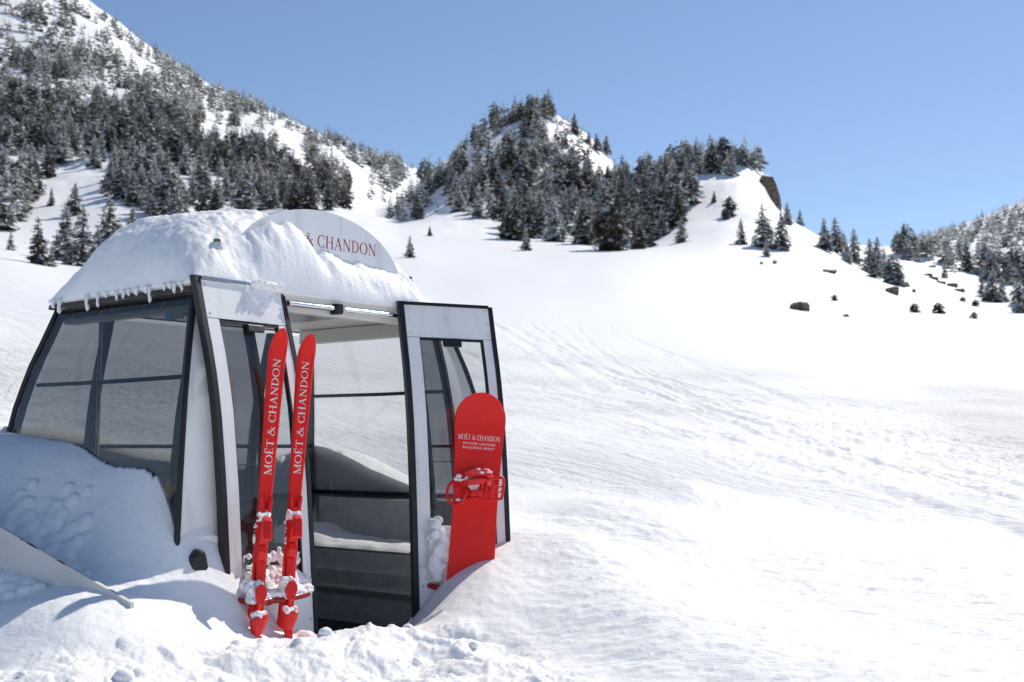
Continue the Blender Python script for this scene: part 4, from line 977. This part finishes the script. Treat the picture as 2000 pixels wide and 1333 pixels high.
def in_poly(x, y, poly):
    c = False; n = len(poly)
    for i in range(n):
        x1, y1 = poly[i]; x2, y2 = poly[(i + 1) % n]
        if (y1 > y) != (y2 > y) and x < (x2 - x1) * (y - y1) / (y2 - y1) + x1: c = not c
    return c
TR = random.Random(42); CAND = []      # (pixel height, x, y, H, kind, label, group)
def scatter(poly, n, hm, kind, label, group, rmin, gap=6, clump=0, cs=60, holes=()):
    xs = [p[0] for p in poly]; ys = [p[1] for p in poly]; got = []; tries = 0
    while len(got) < n and tries < n * 60:
        tries += 1; x = TR.uniform(min(xs), max(xs)); y = TR.uniform(min(ys), max(ys))
        if not in_poly(x, y, poly) or any(in_poly(x, y, h) for h in holes): continue
        if clump and float(fbm(np.array([x / cs]), np.array([y / cs * 1.5]), 2, 7)[0]) < clump + TR.uniform(-.12, .12): continue
        if any(abs(x - a) < gap and abs(y - b_) < gap * .6 for a, b_ in got): continue
        g = hit(x, y, rmin)
        if g is None: continue
        got.append((x, y)); H = TR.uniform(*hm) * (1 if TR.random() < .8 else .65)
        kd = kind if isinstance(kind, str) else ('dark' if TR.random() < kind else 'frosted')
        CAND.append((H * F / g[2], g[0], g[1], H, kd, label, group))
def single(px, py, hpx, kind, label, group, rmin, wide=1.35):
    g = hit(px, py, rmin)
    if g is None: print('MISS', px, py); return
    CAND.append((hpx + 1000, g[0], g[1], hpx * g[2] / F, kind, label, group, wide))
G1 = 'pines at the upper edge of the snow field on the left'
for a in [(72, 517, 88, 'dark'), (128, 512, 105, 'frosted'), (160, 520, 118, 'frosted'), (212, 500, 118, 'frosted'), (258, 470, 62, 'frosted'), (300, 452, 66, 'dark'), (8, 452, 120, 'frosted'), (100, 522, 40, 'frosted'), (345, 448, 84, 'frosted'),
          (330, 440, 70, 'frosted'), (395, 432, 66, 'dark'), (420, 428, 70, 'dark'), (190, 505, 60, 'frosted'), (100, 405, 34, 'frosted'), (145, 425, 60, 'frosted'), (20, 490, 36, 'frosted'), (600, 416, 88, 'dark'), (575, 415, 72, 'dark'), (640, 412, 60, 'dark'), (520, 412, 62, 'frosted'), (480, 420, 70, 'frosted')]:
    single(*a, 'frosted pine at the upper left edge of the snow field', G1, 100)
single(800, 505, 44, 'frosted', 'small lone pine standing on open snow right of the roof sign', None, 90, 1.25)
single(839, 462, 20, 'dark', 'tiny lone pine on the snow above the roof sign', None, 90)
single(1027, 490, 48, 'frosted', 'lone young pine on the snow in front of the middle knoll', None, 90, 1.2)
single(1331, 476, 50, 'frosted', 'lone round pine on the snow slope left of the cliff knoll', None, 90, 1.3)
G6 = 'three pines close together under the rock cliff'
for a in [(1448, 480, 52), (1490, 484, 86), (1527, 490, 74)]: single(*a, 'frosted', 'pine standing close under the rock cliff', G6, 90, 1.25)
single(1497, 505, 34, 'frosted', 'small pine just below the trees under the rock cliff', None, 90)
single(1563, 442, 32, 'frosted', 'small lone pine on the skyline right of the rock cliff', None, 90)
single(1538, 440, 44, 'frosted', 'pine on the ridge just right of the rock cliff', None, 90)
G7 = 'pines in the dip right of the cliff'
for a in [(1610, 490, 62), (1632, 495, 68), (1650, 505, 50), (1668, 512, 66), (1655, 515, 40), (1700, 535, 66), (1715, 540, 76), (1728, 545, 60), (1745, 558, 55), (1757, 560, 45), (1708, 545, 50)]:
    single(*a, 'frosted', 'frosted pine in the clumps in the dip right of the cliff', G7, 150)
for a in [(1918, 582, 44), (1940, 592, 66), (1957, 590, 50)]: single(*a, 'frosted', 'frosted pine in the small clump near the right edge of the snow', 'small clump of pines near the right edge', 120)
single(1992, 612, 60, 'frosted', 'frosted pine at the right edge of the picture', None, 120)
single(1845, 545, 26, 'frosted', 'small pine on the snow in front of the right hand wood', None, 120)
# frosted wood below the spur
scatter([(170, 380), (260, 330), (420, 340), (560, 350), (690, 395), (640, 410), (430, 415), (330, 432), (240, 400)], 85, (6, 9), .15, 'frosted pine in the wood on the lower left slope', 'wood on the lower left slope', 110, 8)
scatter([(0, 330), (0, 430), (30, 440), (60, 390), (130, 335), (230, 345), (300, 330), (200, 290), (0, 280)], 55, (6.5, 9.5), .1, 'frosted pine in the wood at the left edge', 'wood at the left edge', 110, 8)
scatter([(0, 230), (100, 222), (210, 230), (320, 252), (420, 280), (520, 312), (600, 350), (660, 385), (700, 412), (650, 405), (560, 385), (420, 345), (260, 325), (100, 300), (0, 300)], 290, (6.5, 9.5), .7, 'dark pine in the dense band of forest on the left spur', 'dense dark forest on the left spur', 110, 4)
# middle knoll
HOLE = [[(960, 262), (1000, 262), (1050, 300), (1010, 330), (965, 320)], [(1065, 240), (1110, 240), (1190, 318), (1130, 318), (1075, 285)], [(925, 300), (955, 300), (950, 345), (920, 350)]]
scatter([(745, 425), (780, 400), (830, 345), (890, 300), (940, 255), (1000, 228), (1050, 218), (1085, 235), (1060, 300), (1140, 330), (1215, 350), (1220, 420), (1100, 440), (1000, 445), (930, 425), (860, 435), (800, 435)], 240, (5, 8.5), .35, 'frosted pine in the wood on the pointed middle knoll', 'wood on the pointed middle knoll', 110, 6, holes=HOLE)
scatter([(960, 222), (1000, 222), (1050, 214), (1088, 228), (1080, 245), (960, 250)], 20, (6, 9), .45, 'pine crowning the top of the pointed middle knoll', 'pines crowning the middle knoll', 110, 7)
for a in [(1122, 268, 44), (1150, 290, 26), (1165, 300, 36), (1185, 312, 40), (1105, 300, 30), (1020, 310, 36), (990, 300, 40), (1060, 320, 44)]: single(*a, 'frosted', 'pine on the bare snowy shoulder of the middle knoll', 'pines on the bare shoulder of the middle knoll', 110)
scatter([(1070, 238), (1110, 245), (1190, 315), (1140, 325), (1080, 300)], 20, (3, 6), .1, 'small frosted pine on the snowy shoulder of the middle knoll', 'small pines on the shoulder of the middle knoll', 110, 8)
scatter([(930, 265), (1000, 262), (1050, 300), (1000, 340), (930, 345)], 16, (3, 6), .2, 'small frosted pine on the snowy face of the middle knoll', 'small pines on the face of the middle knoll', 110, 8)
scatter([(-500, 120), (-20, 110), (-20, 400), (-120, 430), (-500, 330)], 160, (6, 10), .4, 'x', 'x', 110, 6)
# second knoll
scatter([(1130, 440), (1150, 380), (1210, 355), (1260, 342), (1310, 315), (1340, 330), (1360, 400), (1330, 440), (1290, 475), (1230, 485), (1160, 480), (1110, 455)], 150, (5, 8.5), .3, 'frosted pine in the wood on the cliff knoll', 'wood on the cliff knoll', 110, 6)
scatter([(1290, 322), (1350, 306), (1420, 304), (1470, 312), (1490, 330), (1460, 340), (1400, 350), (1330, 345)], 46, (4.5, 7.5), .3, 'pine on the flat top of the cliff knoll', 'pines on top of the cliff knoll', 110, 7)
scatter([(985, 470), (1000, 440), (1060, 435), (1130, 450), (1230, 480), (1300, 470), (1260, 495), (1180, 492), (1120, 478), (1040, 470)], 26, (5, 9), .3, 'frosted pine along the foot of the knolls', 'pines along the foot of the knolls', 110, 9)
for a in [(1395, 400, 24), (1425, 425, 40), (1418, 432, 24), (1432, 410, 18)]: single(*a, 'dark', 'small dark pine on the slope below the cliff knoll', 'small pines below the cliff knoll', 90)
# right hand wood
scatter([(1740, 500), (1800, 490), (1880, 500), (2060, 500), (2060, 560), (1960, 560), (1880, 540), (1800, 520)], 70, (4, 7.5), .25, 'frosted pine in the wood on the right', 'wood on the right', 150, 8)
scatter([(1740, 490), (1830, 470), (1830, 490), (1760, 500)], 14, (6, 9), .3, 'frosted pine in the far right wood', 'wood on the right', 300, 6)
# far mountains
mt = [(-20, -20), (110, -20), (170, 14), (250, 75), (350, 138), (440, 190), (500, 200), (600, 258), (700, 300), (780, 320), (790, 360), (740, 400), (690, 390), (600, 340), (420, 275), (300, 250), (150, 225), (-20, 222)]
bare = [[(110, 0), (170, 14), (300, 105), (240, 110)], [(520, 215), (590, 255), (590, 280), (520, 245)], [(630, 290), (700, 320), (700, 350), (640, 320)]]
scatter(mt, 620, (6, 9.5), .3, 'x', 'x', 380, 4, -.02, 70, bare)
scatter([(-20, -20), (110, -20), (250, 110), (330, 240), (150, 225), (-20, 222)], 230, (4.5, 8.5), .4, 'x', 'x', 380, 6)
scatter([(170, 12), (250, 72), (350, 135), (440, 190), (500, 203), (600, 256), (680, 292), (760, 314), (815, 332), (760, 330), (600, 275), (440, 210), (250, 100)], 120, (5.5, 8.5), .1, 'x', 'x', 600, 4, 0)
scatter([(440, 195), (470, 186), (500, 200), (490, 235), (440, 215)], 26, (7, 10), .1, 'x', 'x', 600, 3)
scatter([(620, 262), (700, 296), (780, 318), (800, 345), (760, 380), (700, 330)], 110, (6.5, 9), .1, 'x', 'x', 420, 4)
scatter([(1760, 480), (1850, 452), (1930, 424), (2060, 372), (2060, 480), (1900, 490), (1780, 490)], 330, (5.5, 9), .2, 'x', 'x', 500, 3)
CAND.sort(key=lambda c: -c[0])
IND = [c for c in CAND if c[5] != 'x'][:300]; REST = [c for c in CAND if c[5] == 'x'] + [c for c in CAND if c[5] != 'x'][300:]
ORD = ['first', 'second', 'third', 'fourth', 'fifth', 'sixth', 'seventh', 'eighth', 'ninth', 'tenth', 'eleventh', 'twelfth', 'thirteenth', 'fourteenth', 'fifteenth', 'sixteenth', 'seventeenth', 'eighteenth', 'nineteenth', 'twentieth', 'twenty-first', 'twenty-second', 'twenty-third', 'twenty-fourth', 'twenty-fifth', 'twenty-sixth', 'twenty-seventh', 'twenty-eighth', 'twenty-ninth']
byl = {}
for i, c in enumerate(IND): byl.setdefault(c[5], []).append(i)
for lab, ids in byl.items():
    if 1 < len(ids) <= 29:
        for k, i in enumerate(sorted(ids, key=lambda q: IND[q][1] / IND[q][2])): IND[i] = IND[i][:5] + (lab + ', ' + ORD[k] + ' from left',) + IND[i][6:]
for c in IND:
    hp, x, y, H, kd, label, group = c[:7]; wide = c[7] if len(c) > 7 else TR.uniform(1.0, 1.55)
    o = empty('pine_tree', (x, y, ground(x, y) - .02 * H), TR.uniform(0, 6.28)); o.scale = (H * wide, H * wide, H)
    tag(o, label, 'tree', group)
    for nm, me in (('trunk', TRUNK), ('crown', TR.choice(VAR[kd]))):
        ch = bpy.data.objects.new(nm, me); col.objects.link(ch); ch.parent = o
AV, AF, AM = [], [], []; off = 0
for c in REST:
    hp, x, y, H, kd = c[:5]; v_, f_, m_ = TR.choice((MIDD if kd == 'dark' else MID) if hp > 36 else (FARD if kd == 'dark' else FAR)); a = TR.uniform(0, 6.28); wd = H * TR.uniform(1.05, 1.5)
    vv_ = np.stack([(v_[:, 0] * math.cos(a) - v_[:, 1] * math.sin(a)) * wd + x, (v_[:, 0] * math.sin(a) + v_[:, 1] * math.cos(a)) * wd + y, v_[:, 2] * H + ground(x, y) - .03 * H], 1)
    AV.append(vv_); AF.append(f_ + off); AM.append(m_ + 2 * TR.randrange(3)); off += len(v_)
fw_ = raw('distant_forest', np.vstack(AV), np.vstack(AF), ['needles', 'frost', 'needles_b', 'frost_b', 'needles_c', 'frost_c'], np.concatenate(AM), smooth=False)
tag(fw_, 'far frosted forest scattered over the mountainsides', kind='stuff')
print('trees', len(IND), len(REST))

# ------------------------------------------------------------------ rocks and bushes
def rock(px, py, rmin, size, seed, label, cat='rock', rz=0.):
    g = hit(px, py, rmin); bm = bmesh.new(); bmesh.ops.create_icosphere(bm, subdivisions=3, radius=1)
    vs_ = np.array([v.co[:] for v in bm.verts]); fs_ = [tuple(v.index for v in f.verts) for f in bm.faces]; bm.free()
    n = 1 + .55 * fbm(vs_[:, 0] * 1.3 + seed + vs_[:, 2] * .8, vs_[:, 1] * 1.3 - vs_[:, 2], 4, seed)
    vs_ = np.sign(vs_) * np.abs(vs_) ** .6 * n[:, None] * np.array(size)
    mb = MB(); mb.add(vs_, fs_); o = mb.build('rock', 'rock', None); o.location = (g[0], g[1], ground(g[0], g[1])); o.rotation_euler = (0, 0, rz)
    return tag(o, label, cat)
rock(1563, 607, 60, (.95, .9, .75), 3, 'brown snow capped boulder on the open slope, nearer of the two')
rock(1741, 574, 60, (.85, .8, .8), 8, 'dark snow capped boulder farther up the slope on the right')
rock(1619, 534, 60, (.9, .7, .35), 5, 'low rock just showing through the snow below the pine clumps')
rock(1652, 620, 60, (.25, .25, .22), 6, 'tiny stone poking out of the smooth snow slope')
for i, (px, py) in enumerate([(1812, 541), (1823, 546), (1838, 554), (1858, 562), (1872, 570)]):
    o = rock(px, py, 120, (.9, .7, .45), 11 + i, 'small snow topped rock in the line of stones on the right slope'); o['group'] = 'line of stones on the right slope'; o['label'] = 'small snow topped rock on the right slope, ' + ['first', 'second', 'third', 'fourth', 'last'][i] + ' stone of the line from the left'
cl = rock(1502, 380, 200, (1.7, 2.4, 5.0), 31, 'brown rock cliff at the right end of the wooded knoll', 'cliff', .4); cl.name = 'rock_cliff'; cl.location.z -= 1; cl.rotation_euler = (.0, -.25, .3)
BUSH = [crown(400 + k, .12, 7, 12, 3, slim=2.6, rounded=True) for k in range(2)]
BME = [mesh_np('foliage', *b_, ['needles', 'frost']) for b_ in BUSH]
for px, py, hp, lab in [(1786, 611, 22, 'dark round bush on the snow slope, left of the two alike'), (1833, 614, 26, 'dark upright bush on the snow slope, right of the two alike'), (1630, 588, 14, 'small dark shrub beside the boulders'), (1905, 600, 16, 'low dark shrub above another near the right edge'),
                        (1903, 624, 16, 'low dark shrub below another near the right edge'), (1785, 571, 9, 'tiny shrub right of the farther boulder'), (1770, 560, 12, 'tiny twig shrub below the pine clumps'), (1880, 590, 12, 'tiny shrub left of the small clump of pines'), (1513, 516, 9, 'tiny shrub below the trees under the cliff'), (1487, 518, 7, 'tiny tuft below the trees under the cliff')]:
    g = hit(px, py, 60); H = hp * g[2] / F * .9
    o = bpy.data.objects.new('bush', TR.choice(BME)); col.objects.link(o); o.location = (g[0], g[1], ground(g[0], g[1]) - .12 * H); o.scale = (H, H, H); o.rotation_euler = (0, 0, TR.uniform(0, 6))
    tag(o, lab, 'bush')
